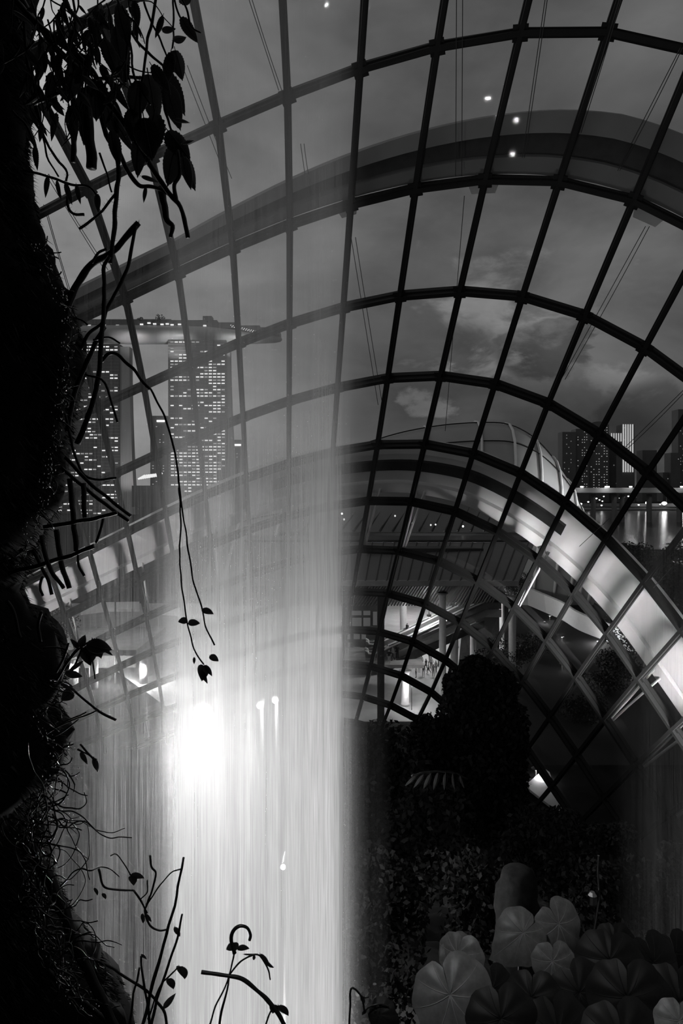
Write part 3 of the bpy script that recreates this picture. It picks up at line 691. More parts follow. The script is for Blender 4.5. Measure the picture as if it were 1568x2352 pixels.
def column(x, yb_, d, r, z1, label, lit=False):
    p = W(x, yb_, d); o = thing('round_column', label, 'column', 'plaza columns')
    m = MB(); m.lathe((p.x, d, 0), [(r * 1.15, 0), (r * 1.15, .3), (r, .32), (r, z1 - .3), (r * 1.2, z1)], 16); m.build('shaft', M_PALE, o, True)
    m = MB(); m.lathe((p.x, d, z1), [(r * 1.6, 0), (r * 1.6, .15)], 16); m.build('head_plate', M_CONC, o)
column(930, 1600, 79, .46, 4.0, 'thick bright column nearest the dome below the escalators'); column(1016, 1500, 82, .42, 12.5, 'tall grey column crossing in front of the escalators')
column(1043, 1520, 90, .52, 8.0, 'short glowing column right of the tall grey one'); column(1086, 1500, 94, .42, 8.0, 'slim dim column right of the glowing column')
column(926, 1420, 104, .5, 11.0, 'column behind the escalators near the facade'); column(1046, 1420, 108, .45, 11.0, 'far column near the top of the escalators')
column(1176, 1480, 86, .45, 11.5, 'dim column beside the garden tree'); column(1152, 1420, 100, .35, 11.0, 'thin lit column under the canopy corner')

esc_g = 'escalators'
def escalator(a, b, wd, label):
    root = thing('escalator', label, 'escalator', esc_g)
    a, b = Vector(a), Vector(b); f = Vector((0, wd, 0))
    t = (b - a)
    def rail(off, up, r, name, mt, body=False):
        p0, p1 = a + off, b + off
        pts = [p0 + Vector((-2.2, 0, 0)), p0, p1, p1 + Vector((2.2, 0, 0))]
        m = MB()
        if body: m.slab([pts[0] + Vector((0, 0, -up)), pts[1] + Vector((0, 0, -up)), pts[2] + Vector((0, 0, -up)), pts[3] + Vector((0, 0, -up)), pts[3], pts[2], pts[1], pts[0]], (0, .12, 0))
        else: m.tube(cr([q + Vector((0, 0, up)) for q in pts], 4), r, 6)
        m.build(name, mt, root)
    for off in (Vector((0, 0, 0)), f):
        rail(off, 1.0, .10, 'handrail', M_PIPE); rail(off + Vector((0, 0, .9)), .85, 0, 'balustrade', mat('balustrade', .12, .2), True)
        rail(off, 1.0, 0, 'side_panel', mat('cladding', .32, .4, var=.1), True)
    n = 20; m = MB()
    for k in range(n):
        p = a.lerp(b, (k + .5) / n) + f / 2; m.box(p + Vector((0, 0, -.2)), abs(t.x) / n, wd - .3, abs(t.z) / n + .1)
    tag(m.build('steps', M_DARK, root), kind='stuff')
escalator(W(880, 1512, 84), W(1112, 1400, 88), 1.3, 'nearer escalator climbing to the canopy corner'); escalator(W(880, 1490, 87.5), W(1105, 1384, 91), 1.3, 'farther escalator behind the nearer one')
mez = thing('mezzanine', 'slab and dark beam carrying the lower escalator landing', 'platform')
m = MB(); a = W(800, 1520, 84); m.box((a.x + 2, 86, 3.9), 14, 9, .4); m.build('slab', M_CONC, mez)
m = MB(); p0, p1 = W(880, 1530, 83.2), W(1112, 1425, 87.2); m.slab([p0, p1, p1 + Vector((0, 0, -.9)), p0 + Vector((0, 0, -.9))], (0, .6, 0)); m.build('beam', M_DARK, mez)
# room with small lit windows next to the waterfall edge
rm = thing('kiosk', 'dark two-storey kiosk with dim gridded windows at the waterfall edge', 'building')
m = MB(); a, b = W(785, 1520, 92), W(872, 1385, 92); m.box(((a.x + b.x) / 2, 95, b.z / 2), b.x - a.x, 6, b.z); m.build('wall', M_DARK, rm)
for (x0, x1, y0, y1) in ((800, 806, 1403, 1438), (808, 830, 1403, 1413), (808, 830, 1419, 1438), (834, 850, 1403, 1413), (834, 850, 1419, 1438), (856, 868, 1405, 1436), (798, 804, 1456, 1468), (812, 826, 1456, 1468), (830, 840, 1456, 1468), (798, 804, 1476, 1505), (812, 826, 1486, 1505), (830, 836, 1488, 1504), (850, 866, 1478, 1502)):
    m = MB(); a, b = W(x0, y1, 91.9), W(x1, y0, 91.9); m.box(((a.x + b.x) / 2, 91.9, (a.z + b.z) / 2), b.x - a.x, .1, b.z - a.z); m.build('window', emit('kiosk_window', .09), rm)
m = MB(); a = W(874, 1400, 74); m.box((a.x, 74, 7.0), .75, .75, 14.0); o = m.build('dark_post', M_DARK); tag(o, 'tall dark square post between the waterfall edge and the plaza', 'post')
# plaza lights hang under the canopy
for i, (x, d, z, pw, lb) in enumerate(((950, 112, 11.2, 4200, 'downlight under the canopy behind the far column'), (1000, 96, 11.2, 2200, 'downlight under the canopy above the people'), (1090, 98, 11.2, 2000, 'downlight under the canopy corner'), (945, 77.3, 3.2, 450, 'small downlight beside the thick bright column'), (985, 86, 9.0, 1100, 'downlight above the escalators'), (960, 132, 10.5, 5500, 'farthest downlight behind the plaza crowd'))):
    p = W(x, HY, d)
    root = thing('plaza_downlight', lb, 'lamp')
    m = MB(); m.lathe((p.x, d, z), [(.25, 0), (.3, .1), (.3, .3)], 10); m.build('can', M_DARK, root)
    m = MB(); m.lathe((p.x, d, z - .03), [(.22, 0), (.22, .03)], 10); m.build('lens', M_LAMPS, root)
    m = MB(); m.tube([(p.x, d, z + .3), (p.x, d, 0 if z < 5 else 13.1 if d > 105 else z + 3.5)], .04, 5); m.build('rod', M_DARK, root)
    point('downlight_glow', (p.x, d, z - .35), pw, .25, root)

# lit hall and columns seen through the left of the waterfall
lh = thing('side_hall', 'brightly lit open hall with white columns seen through the left of the waterfall', 'building')
m = MB(); a, b = W(120, 1640, 92), W(292, 1505, 92); m.box(((a.x + b.x) / 2, 96, b.z / 2), b.x - a.x, .4, b.z); m.build('back_wall', M_PALE, lh)
m = MB(); a, b = W(120, 1520, 84), W(300, 1500, 84); m.box(((a.x + b.x) / 2, 90, (a.z + b.z) / 2 + .8), b.x - a.x + 2, 14, .7); m.build('roof', M_CONC, lh)
for (x, d) in ((215, 86), (170, 88), (330, 88)):
    p = W(x, 1600, d); m = MB(); m.lathe((p.x, d, 0), [(.55, 0), (.55, W(x, 1516, d).z)], 14); m.build('column', M_PALE, lh, True)
for (x0, x1, y0, y1) in ((262, 288, 1560, 1575), (262, 288, 1585, 1600), (180, 200, 1580, 1610), (240, 258, 1535, 1550), (262, 286, 1530, 1545)):
    m = MB(); a, b = W(x0, y1, 95.5), W(x1, y0, 95.5); m.box(((a.x + b.x) / 2, 95.5, (a.z + b.z) / 2), b.x - a.x, .2, b.z - a.z); m.build('sign_panel', mat('sign_panel', .2, .6, var=.6, scale=2), lh)
for x in (150, 240, 320):
    p = W(x, 1545, 86); point('hall_light', (p.x, 87, p.z), 1900, .3, lh)
m = MB(); m.slab([W(185, 1413, 95), W(245, 1405, 95), W(320, 1405, 95), W(320, 1388, 101), W(195, 1390, 101)], (0, 0, .4)); o = m.build('terrace_roof', M_PALE); tag(o, 'pale flat terrace roof left of the waterfall above the lit hall', 'roof')
m = MB(); m.slab([W(345, 1410, 92), W(520, 1425, 92), W(600, 1400, 98), W(400, 1390, 98)], (0, 0, .4)); o = m.build('terrace_roof', M_PALE); tag(o, 'pale wedge of terrace roof dimmed behind the waterfall', 'roof')
p = W(240, 1420, 84); lt = thing('terrace_lamp', 'lamp lighting the pale terrace roofs', 'lamp'); m = MB(); m.lathe((p.x, 88, 16), [(.2, 0), (.3, .3), (.1, .5)], 8); m.build('globe', M_LAMPS, lt); point('glow', (p.x, 87, 16), 1800, .3, lt)
m = MB(); m.tube([(p.x, 88, 0), (p.x, 88, 16)], .1, 6); m.build('pole', M_DARK, lt)

# ------------------------------------------------------------------ garden paths right of the plaza
pth = thing('garden_wall', 'curved pale garden wall lit brightly at its middle beyond the lower right glass', 'wall')
pts = cr([W(x, y, 25 * F / (y - HY)) for x, y in ((1205, 1387), (1240, 1402), (1290, 1424), (1330, 1448), (1400, 1476), (1480, 1511), (1540, 1545))], 5)
m = MB(); vs = []
for k, p in enumerate(pts):
    h = 3.9 - 1.6 * k / (len(pts) - 1); vs += [Vector((p.x, p.y, 0)), Vector((p.x, p.y, h)), Vector((p.x, p.y + .4, h)), Vector((p.x, p.y + .4, 0))]
m.add(vs, [(4 * k + i, 4 * k + (i + 1) % 4, 4 * k + 4 + (i + 1) % 4, 4 * k + 4 + i) for k in range(len(pts) - 1) for i in range(4)] + [(0, 1, 2, 3)]); m.build('wall_face', M_PALE, pth)
m = MB(); m.tube([p + Vector((0, .2, 4.0 - 1.6 * k / (len(pts) - 1))) for k, p in enumerate(pts)], .16, 6); m.build('coping', M_CONC, pth)
for x, y, pw in ((1372, 1478, 900), (1250, 1432, 260)):
    d = 25 * F / (y - HY); p = W(x, y, d); m = MB(); m.lathe((p.x, d, .1), [(.2, 0), (.25, .15), (.15, .3)], 8); m.build('ground_light', M_DARK, pth); point('ground_light_glow', (p.x, d, .8), pw, .2, pth)
R = random.Random(9)
for i, (x, y, lb) in enumerate(((1290, 1475, 'garden lamp in front of the curved lit wall'), (1290, 1540, 'garden lamp below the first one'), (1392, 1656, 'garden lamp low behind the dome ribs'), (1450, 1560, 'garden lamp near the foot of the bright arch'), (1262, 1425, 'garden lamp shining on a pale wall patch'), (1440, 1515, 'garden lamp in front of the curved wall end'), (1230, 1790, 'garden lamp over the pale terrace corner'))):
    d = 25 * F / (y - HY); p = W(x, y, d); root = thing('garden_lamp', lb, 'lamp', 'garden lamps')
    m = MB(); m.tube([(p.x, d, 0), (p.x, d, .9)], .07, 6); m.build('post', M_DARK, root)
    m = MB(); m.lathe((p.x, d, .9), [(.35, 0), (.4, .06), (.1, .2)], 10); m.build('hood', M_DARK, root)
    m = MB(); m.lathe((p.x, d, .78), [(.07, 0), (.12, .06), (.07, .11)], 8); m.build('bulb', M_LAMPS, root)
    point('bulb_light', (p.x + .25, d - .3, .7), 55 if i < 6 else 160, .1, root)
def bush(name, c, rx, rz, n, s, label, cat, group=None, trunk=None, mt=None, seed=0):
    root = thing(name, label, cat, group); m = MB(); R = random.Random(seed); c = Vector(c)
    for k in range(max(3, n // 300)):
        u = Vector((R.gauss(0, 1), R.gauss(0, 1), R.gauss(0, 1))).normalized() * .62
        leafblob(m, c + Vector((u.x * rx, u.y * rx, u.z * rz)), rx * .55, rz * .5, 300, R, s)
    m.build('foliage', mt or M_LEAFD, root)
    if trunk is not None:
        m = MB(); m.tube([(c.x, c.y, trunk), (c.x + .1 * rx, c.y, (trunk + c.z) / 2), c], [rx * .09, rx * .07, rx * .04], 7); m.build('trunk', M_DARK, root)
    return root
M_LEAFM = mat('garden_leaf', .014, .6, var=.4, scale=1, spec=.2)
for i, (x, y, d, r) in enumerate(((1440, 1420, 118, 4), (1230, 1480, 100, 3), (1390, 1540, 84, 4), (1480, 1460, 92, 4.5), (1150, 1500, 88, 3.5), (1340, 1620, 74, 3), (1500, 1340, 130, 8), (1560, 1300, 160, 10), (1180, 1350, 118, 4), (95, 1420, 76, 4), (1440, 1300, 195, 9))):
    p = W(x, y, d); p.z = max(p.z, r * .5)
    bush('garden_tree', p, r, r * .7, 2700, .17 * r / 4, ['low garden tree behind the lit end of the curved wall', 'garden tree beside the dim plaza column', 'garden shrub under the bright arch foot', 'garden tree against the bright arch', 'garden tree at the escalator foot', 'small shrub low behind the dome ribs', 'round tree at the pond edge', 'large dark tree by the picture edge near the water', 'tree beside the canopy corner', 'dark tree with glints at the far left behind the roots', 'wide tree between pond and bay'][i], 'tree', 'garden trees outside the dome', 0, M_LEAFM, i)
m = MB(); m.slab([W(1205, 1810, 56), W(1250, 1770, 61), W(1365, 1855, 56), W(1300, 1885, 52)], (0, 0, .2)); o = m.build('terrace', M_PAVE); tag(o, 'pale terrace corner seen low between the dome ribs', 'terrace')

# ------------------------------------------------------------------ people on the plaza
def person_mesh(kind):
    me = bpy.data.meshes.new('person_body'); s = 1.0
    J = {'pelvis': (0, 0, .95), 'belly': (0, 0, 1.12), 'chest': (0, .01, 1.34), 'neck': (0, 0, 1.48), 'head': (0, -.02, 1.60), 'crown': (0, 0, 1.71),
         'kl': (.10, -.03, .50), 'al': (.10, .02, .09), 'tl': (.11, -.13, .04), 'kr': (-.10, .03, .50), 'ar': (-.10, .08, .09), 'tr': (-.11, -.07, .04), 'hl': (.09, 0, .88), 'hr': (-.09, 0, .88),
         'sl': (.18, 0, 1.40), 'el': (.23, .02, 1.14), 'wl': (.24, -.05, .90), 'fl': (.24, -.07, .80), 'sr': (-.18, 0, 1.40), 'er': (-.23, .03, 1.14), 'wr': (-.24, -.04, .90), 'fr': (-.24, -.06, .80)}
    if kind == 1:   # walking
        J.update(kl=(.09, -.22, .53), al=(.09, -.20, .10), tl=(.10, -.34, .06), kr=(-.09, .08, .50), ar=(-.09, .34, .14), tr=(-.10, .24, .05), wl=(.24, .16, .96), fl=(.24, .18, .87), wr=(-.24, -.24, .98), fr=(-.24, -.30, .92))
    if kind == 2:   # one arm raised to the ear
        J.update(er=(-.27, -.10, 1.20), wr=(-.16, -.20, 1.44), fr=(-.13, -.16, 1.54))
    rad = dict(pelvis=.15, belly=.14, chest=.16, neck=.06, head=.10, crown=.07, kl=.065, kr=.065, al=.045, ar=.045, tl=.04, tr=.04, hl=.10, hr=.10, sl=.07, sr=.07, el=.048, er=.048, wl=.034, wr=.034, fl=.035, fr=.035)
    E = [('pelvis', 'belly'), ('belly', 'chest'), ('chest', 'neck'), ('neck', 'head'), ('head', 'crown'), ('pelvis', 'hl'), ('hl', 'kl'), ('kl', 'al'), ('al', 'tl'), ('pelvis', 'hr'), ('hr', 'kr'), ('kr', 'ar'), ('ar', 'tr'),
         ('chest', 'sl'), ('sl', 'el'), ('el', 'wl'), ('wl', 'fl'), ('chest', 'sr'), ('sr', 'er'), ('er', 'wr'), ('wr', 'fr')]
    ks = list(J); me.from_pydata([J[k] for k in ks], [(ks.index(a), ks.index(b)) for a, b in E], [])
    ob = bpy.data.objects.new('person_skeleton', me); COL.objects.link(ob)
    md = ob.modifiers.new('skin', 'SKIN')
    for k, sv in zip(ks, me.skin_vertices[0].data): sv.radius = (rad[k], rad[k] * (.75 if k in ('pelvis', 'belly', 'chest') else 1)); sv.use_root = (k == 'pelvis')
    ob.modifiers.new('sub', 'SUBSURF').levels = 1
    dg = bpy.context.evaluated_depsgraph_get(); out = bpy.data.meshes.new_from_object(ob.evaluated_get(dg))
    bpy.data.objects.remove(ob); return out
BASE = [person_mesh(k) for k in range(3)]
M_SKIN = mat('skin', .32, .6, var=.05); M_HAIR = mat('hair', .02, .6)
TOPS = [mat('white_top', .7, .8, var=.05), mat('grey_top', .28, .8, var=.05), mat('black_top', .03, .8, var=.05)]
LEGS = [mat('dark_trousers', .04, .8, var=.05), mat('pale_trousers', .4, .8, var=.05)]
PM = {}
def person_var(k, t, l):
    if (k, t, l) in PM: return PM[(k, t, l)]
    me = BASE[k].copy(); me.name = 'person_body'; me.materials.clear()
    for mm in (M_SKIN, M_HAIR, TOPS[t], LEGS[l]): me.materials.append(mm)
    for p in me.polygons:
        z = p.center.z; p.use_smooth = True
        p.material_index = (1 if (z > 1.63 or (z > 1.52 and p.center.y > .03)) else 0 if (z > 1.46 or abs(p.center.x) > .19 and z < 1.2) else 2 if z > .96 else 3)
    PM[(k, t, l)] = me; return me
R = random.Random(21); npers = 0
def person(x, d, z, lab, grp):
    k, t, l = R.randrange(3), R.choice((0, 0, 1, 2)), R.randrange(2)
    p = W(x, HY, d); o = inst('person', person_var(k, t, l), None, (p.x, d, z), (0, 0, R.uniform(0, 6.28)))
    tag(o, 'person %s, %s top, %s trousers, %s' % (('standing', 'striding', 'with raised hand')[k], ('white', 'grey', 'black')[t], ('dark', 'pale')[l], lab), 'person', grp); return o
for x, d in ((935, 92), (950, 95), (955, 90.5), (962, 93), (968, 96), (972, 91), (978, 94), (984, 92.5), (990, 95), (995, 91), (1001, 93), (1007, 96), (941, 97), (958, 99), (986, 98.5)):
    person(x, d, .06, 'in the crowd below the escalators', 'people below the escalators')
for x, d in ((893, 82), (902, 83.5), (912, 84.5), (889, 85), (921, 85.5)):
    person(x, d, 4.1, 'on the landing at the escalator foot', 'people on the escalator landing')
for x, d in ((942, 112), (955, 115), (964, 110), (975, 113), (986, 111), (1000, 114), (1024, 112), (1036, 114), (1060, 113)):
    person(x, d, .06, 'on the plaza behind the escalators', 'people behind the escalators')
for k, x in enumerate((935, 960, 985, 1040, 1068)):
    t = (x - 880) / 225; a = W(880, 1490, 87.5).lerp(W(1105, 1384, 91), t)
    person(x, a.y + .65, a.z, 'riding the farther escalator', 'people riding the escalator')
# ------------------------------------------------------------------ mossy cliff and roots by the camera
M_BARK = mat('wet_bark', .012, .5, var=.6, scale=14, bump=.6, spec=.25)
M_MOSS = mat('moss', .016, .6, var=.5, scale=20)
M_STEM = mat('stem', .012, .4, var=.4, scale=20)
def leafmat(name, v, tv, rough=.4, spec=.4):
    m = mat(name, v, rough, 0, .4, 12, spec); t = m.node_tree; p = [n for n in t.nodes if n.type == 'BSDF_PRINCIPLED'][0]; o = [n for n in t.nodes if n.type == 'OUTPUT_MATERIAL'][0]
    tr = t.nodes.new('ShaderNodeBsdfTranslucent'); tr.inputs[0].default_value = (tv, tv, tv, 1); a = t.nodes.new('ShaderNodeAddShader')
    t.links.new(p.outputs[0], a.inputs[0]); t.links.new(tr.outputs[0], a.inputs[1]); t.links.new(a.outputs[0], o.inputs[0]); return m
M_LEAF = leafmat('creeper_leaf', .02, .09)
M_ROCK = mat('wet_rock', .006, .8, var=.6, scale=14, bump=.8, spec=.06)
EDGE = [(-260, 60), (-100, 34), (0, 22), (120, 28), (250, 26), (350, 30), (430, 48), (520, 70), (600, 105), (680, 140), (760, 160), (860, 150), (960, 135), (1060, 118), (1160, 96), (1230, 62), (1300, 34), (1370, 8), (1430, 24), (1460, 80), (1540, 118), (1600, 118), (1660, 88), (1720, 128), (1790, 116), (1840, 70), (1920, 50), (2020, 58), (2120, 84), (2200, 118), (2270, 150), (2352, 215), (2480, 290), (2700, 330)]
def edge(y):
    for (a, x0), (b, x1) in zip(EDGE, EDGE[1:]):
        if a <= y <= b: t = (y - a) / (b - a); t = t * t * (3 - 2 * t); return x0 + (x1 - x0) * t
    return EDGE[-1][1]
DC = 1.75
cliff = thing('mossy_cliff', 'near-black mossy cliff face hung with wet roots beside the camera', 'cliff')
m = MB(); vs = []; ny, nx = 150, 30
def cliff_pt(y, s):
    """s 0 = silhouette edge, positive towards the camera side, negative round the back"""
    x = edge(y) - 8; p = W(x, y, DC); R_ = .55
    a = s * 1.4
    return Vector((p.x - R_ * (1 - math.cos(a)), DC - R_ * math.sin(a), p.z))
for j in range(ny + 1):
    y = -260 + 2960 * j / ny
    for i in range(nx + 1):
        s = -1 + 2 * i / nx; p = cliff_pt(y, s)
        q = mnoise.fractal(p * 8, 1.0, 2.0, 6) * .045 + mnoise.noise(p * 30) * .014
        p = p + Vector((q * .6, -q * .6 * s, q * .3)); vs.append(p)
fs = [(j * (nx + 1) + i, j * (nx + 1) + i + 1, (j + 1) * (nx + 1) + i + 1, (j + 1) * (nx + 1) + i) for j in range(ny) for i in range(nx)]
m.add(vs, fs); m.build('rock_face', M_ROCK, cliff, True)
R = random.Random(31); m = MB()
for _ in range(34000):
    y = R.uniform(-150, 2500) if R.random() < .75 else R.uniform(1900, 2500); s = R.gauss(.05, .42); s = max(-.9, min(.95, s)); p = cliff_pt(y, s)
    out = Vector((math.cos(s * 1.4), -math.sin(s * 1.4), R.uniform(-1.1, .2))).normalized(); L = R.uniform(.005, .018) * (1.8 if R.random() < .08 else 1)
    side = out.cross(Vector((R.gauss(0, 1), R.gauss(0, 1), R.gauss(0, 1)))).normalized() * R.uniform(.0012, .003)
    q = p + out * L + Vector((R.gauss(0, .005), R.gauss(0, .005), -L * .8)); p = p - out * .012
    m.add([p - side, p + side, q], [(0, 1, 2)])
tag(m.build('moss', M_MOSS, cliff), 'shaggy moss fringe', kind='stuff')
# the rest of the cliff round the camera: overhang behind and to the left
m = MB(); vs = []; rows, cols = 24, 22
for j in range(rows + 1):
    z = 14 + 24 * j / rows
    for i in range(cols + 1):
        a = math.pi * (.98 + .94 * i / cols); r = 2.6 + .8 * mnoise.noise(Vector((a * 2, z * .5, 3))) + (max(0, z - 29) * -.12) + (max(0, 22 - z) * -.1)
        vs.append(Vector((.2 + r * math.cos(a) * 1.2, .6 + r * math.sin(a), z)))
m.add(vs, [(j * (cols + 1) + i, j * (cols + 1) + i + 1, (j + 1) * (cols + 1) + i + 1, (j + 1) * (cols + 1) + i) for j in range(rows) for i in range(cols)])
o = m.build('wall_back', M_ROCK, None, True); tag(o, 'dark rock wall of the planted mountain behind the camera', None, None, 'structure')

def path(pts, d):
    """pts: (x, y) or (x, y, d) picture positions with their own distance"""
    return cr([W(p[0], p[1], p[2] if len(p) > 2 else d) for p in pts], 5)
def strand(root, name, pts, d, r0, r1=None, mt=None, hairy=0, seed=0):
    q = path(pts, d); r1 = r0 if r1 is None else r1; n = len(q); R = random.Random(seed + int(pts[0][0] * 7 + pts[0][1]))
    rad = [(r0 + (r1 - r0) * k / (n - 1)) * (1 + .18 * mnoise.noise(q[k] * 40)) / F * d for k in range(n)]
    q = [p + Vector((mnoise.noise(p * 25), 0, mnoise.noise(p * 25 + Vector((5, 5, 5))))) * .002 * d for p in q]
    m = MB(); m.tube(q, rad, 7); ob = m.build(name, mt or M_STEM, root, True)
    if hairy:
        h = MB()
        for _ in range(hairy * 3):
            k = R.randrange(n - 1); p = q[k].lerp(q[k + 1], R.random()); v = Vector((R.gauss(0, 1), R.gauss(0, .6), R.gauss(.3, 1))).normalized()
            L = R.uniform(3, 13) / F * d; s = v.cross(Vector((0, 1, 0))).normalized() * (.55 / F * d); h.add([p - s, p + s, p + v * L], [(0, 1, 2)])
        tag(h.build('hair_moss', M_MOSS, ob), kind='stuff')
    return ob
# leaf meshes: unit length along +Y, hanging plane XY, slightly folded and cupped
def leaf_mesh(name, wdt, serr, mt, curl=.18, n=24):
    m = MB(); L = []; Rr = []; Mid = []
    for k in range(n + 1):
        t = k / n; wv = wdt * 2.05 * t ** .55 * (1 - t) ** .95 if 0 < t < 1 else 0
        wv *= 1 + (serr if k % 2 else -serr); z = -curl * t * t
        Mid.append(Vector((0, t, z + .03 * math.sin(math.pi * t)))); L.append(Vector((-wv, t - (.03 if k % 2 else 0), z - .25 * wv))); Rr.append(Vector((wv, t - (.03 if k % 2 else 0), z - .25 * wv)))
    vs = L + Mid + Rr; q = n + 1
    m.add(vs, [(k, k + 1, q + k + 1, q + k) for k in range(n)] + [(q + k, q + k + 1, 2 * q + k + 1, 2 * q + k) for k in range(n)])
    th = .012
    m.add([v - Vector((0, 0, th)) for v in vs], [(q + k, q + k + 1, k + 1, k) for k in range(n)] + [(2 * q + k, 2 * q + k + 1, q + k + 1, q + k) for k in range(n)])
    m.tube([Vector((0, -.12, .01))] + [p + Vector((0, 0, .004)) for p in Mid], [.014] * (n + 1) + [.004], 5)
    return m.mesh(name, mt, True)
LEAF_A = leaf_mesh('leaf', .29, .05, M_LEAF); LEAF_B = leaf_mesh('leaf', .19, .06, M_LEAF, .3); LEAF_C = leaf_mesh('leaf', .40, .045, M_LEAF, .1)
def put_leaf(root, me, x, y, d, size, ang, tilt=.4, roll=0.0):
    """base at picture position x, y; ang = direction of the tip on the picture, degrees clockwise from up; size in picture px"""
    s = size / F * d; a = math.radians(ang)
    v = Vector((math.sin(a), 0, math.cos(a))); v = (v + Vector((0, math.sin(tilt) * .8, 0))).normalized()
    nrm = Vector((0, -1, 0)); nrm = (nrm - v * nrm.dot(v)).normalized(); nrm = Matrix.Rotation(roll, 3, v) @ nrm; sd = v.cross(nrm)
    M4 = Matrix((sd, v, nrm)).transposed().to_4x4() @ Matrix.Diagonal((s, s, s, 1)); M4.translation = W(x, y, d)
    return inst('leaf', me, root, mw=M4)

# --- top-left creeper
crp = thing('hanging_creeper', 'tangled leafy creeper hanging from the cliff top over the upper panes', 'creeper')
D1 = 1.7
for k, (pts, r0, r1, hz) in enumerate((
    ([(-10, -60), (45, 15), (110, 75), (165, 118), (205, 155), (225, 185)], 8, 6, 0), ([(20, -60), (60, 20), (120, 100), (170, 150), (205, 185), (262, 250), (312, 325), (350, 385), (385, 440), (415, 475), (432, 545)], 8, 5, 0),
    ([(225, 180), (265, 178), (310, 178), (352, 184), (374, 212), (380, 262), (395, 300), (412, 330), (420, 350)], 4.5, 2, 0), ([(250, -50), (282, 30), (308, 85), (335, 115), (360, 140), (385, 158), (402, 166)], 4, 2.5, 0),
    ([(365, -40), (350, 40), (338, 100), (330, 160), (322, 230), (320, 300)], 3.5, 3, 0), ([(318, -30), (345, 45), (375, 105), (396, 158)], 2.5, 2, 0),
    ([(160, -50), (172, 40), (176, 75), (205, 108), (225, 130)], 3, 2.5, 0), ([(395, -30), (398, 60), (396, 110)], 2.5, 2, 0), ([(405, -20), (428, 20), (440, 60), (462, 75)], 3, 2, 0), ([(398, -20), (412, 35), (425, 50)], 2.5, 2, 0),
    ([(52, -40), (60, 120), (72, 200), (88, 270), (112, 340), (150, 390), (152, 415)], 4, 2.5, 20), ([(30, 20), (62, 95), (75, 160), (76, 230), (98, 310), (108, 360), (135, 405)], 3, 2, 0),
    ([(75, 240), (130, 215), (150, 205)], 5, 4, 20), ([(28, 255), (60, 290), (82, 340), (80, 380)], 3, 2, 0), ([(52, 392), (90, 400), (128, 412), (172, 425), (205, 430), (222, 448), (226, 470)], 3.2, 2.4, 0),
    ([(155, 440), (158, 475), (172, 490), (193, 492)], 3, 3.5, 6), ([(268, 350), (272, 400), (266, 450), (262, 510), (256, 570), (252, 605)], 5.5, 5, 90), ([(268, 440), (236, 485), (205, 510), (182, 525)], 3, 3.5, 30),
    ([(215, 190), (245, 310), (268, 340), (292, 390), (318, 425), (345, 428), (372, 436), (408, 460)], 6.5, 4, 0), ([(165, 200), (170, 300), (168, 372)], 7, 6, 10), ([(195, 220), (205, 320), (210, 388)], 12, 12, 40),
    ([(408, 345), (412, 400), (400, 425), (405, 460)], 4, 5, 0), ([(228, 350), (245, 400), (256, 440)], 2.4, 2, 0), ([(372, 430), (382, 500), (395, 520), (390, 545)], 9, 4, 12), ([(290, 190), (292, 110), (300, 100), (310, 180), (345, 240)], 3, 2.5, 0))):
    strand(crp, 'stem', pts, D1 + .04 * (k % 4), r0, r1, None, hz, k)
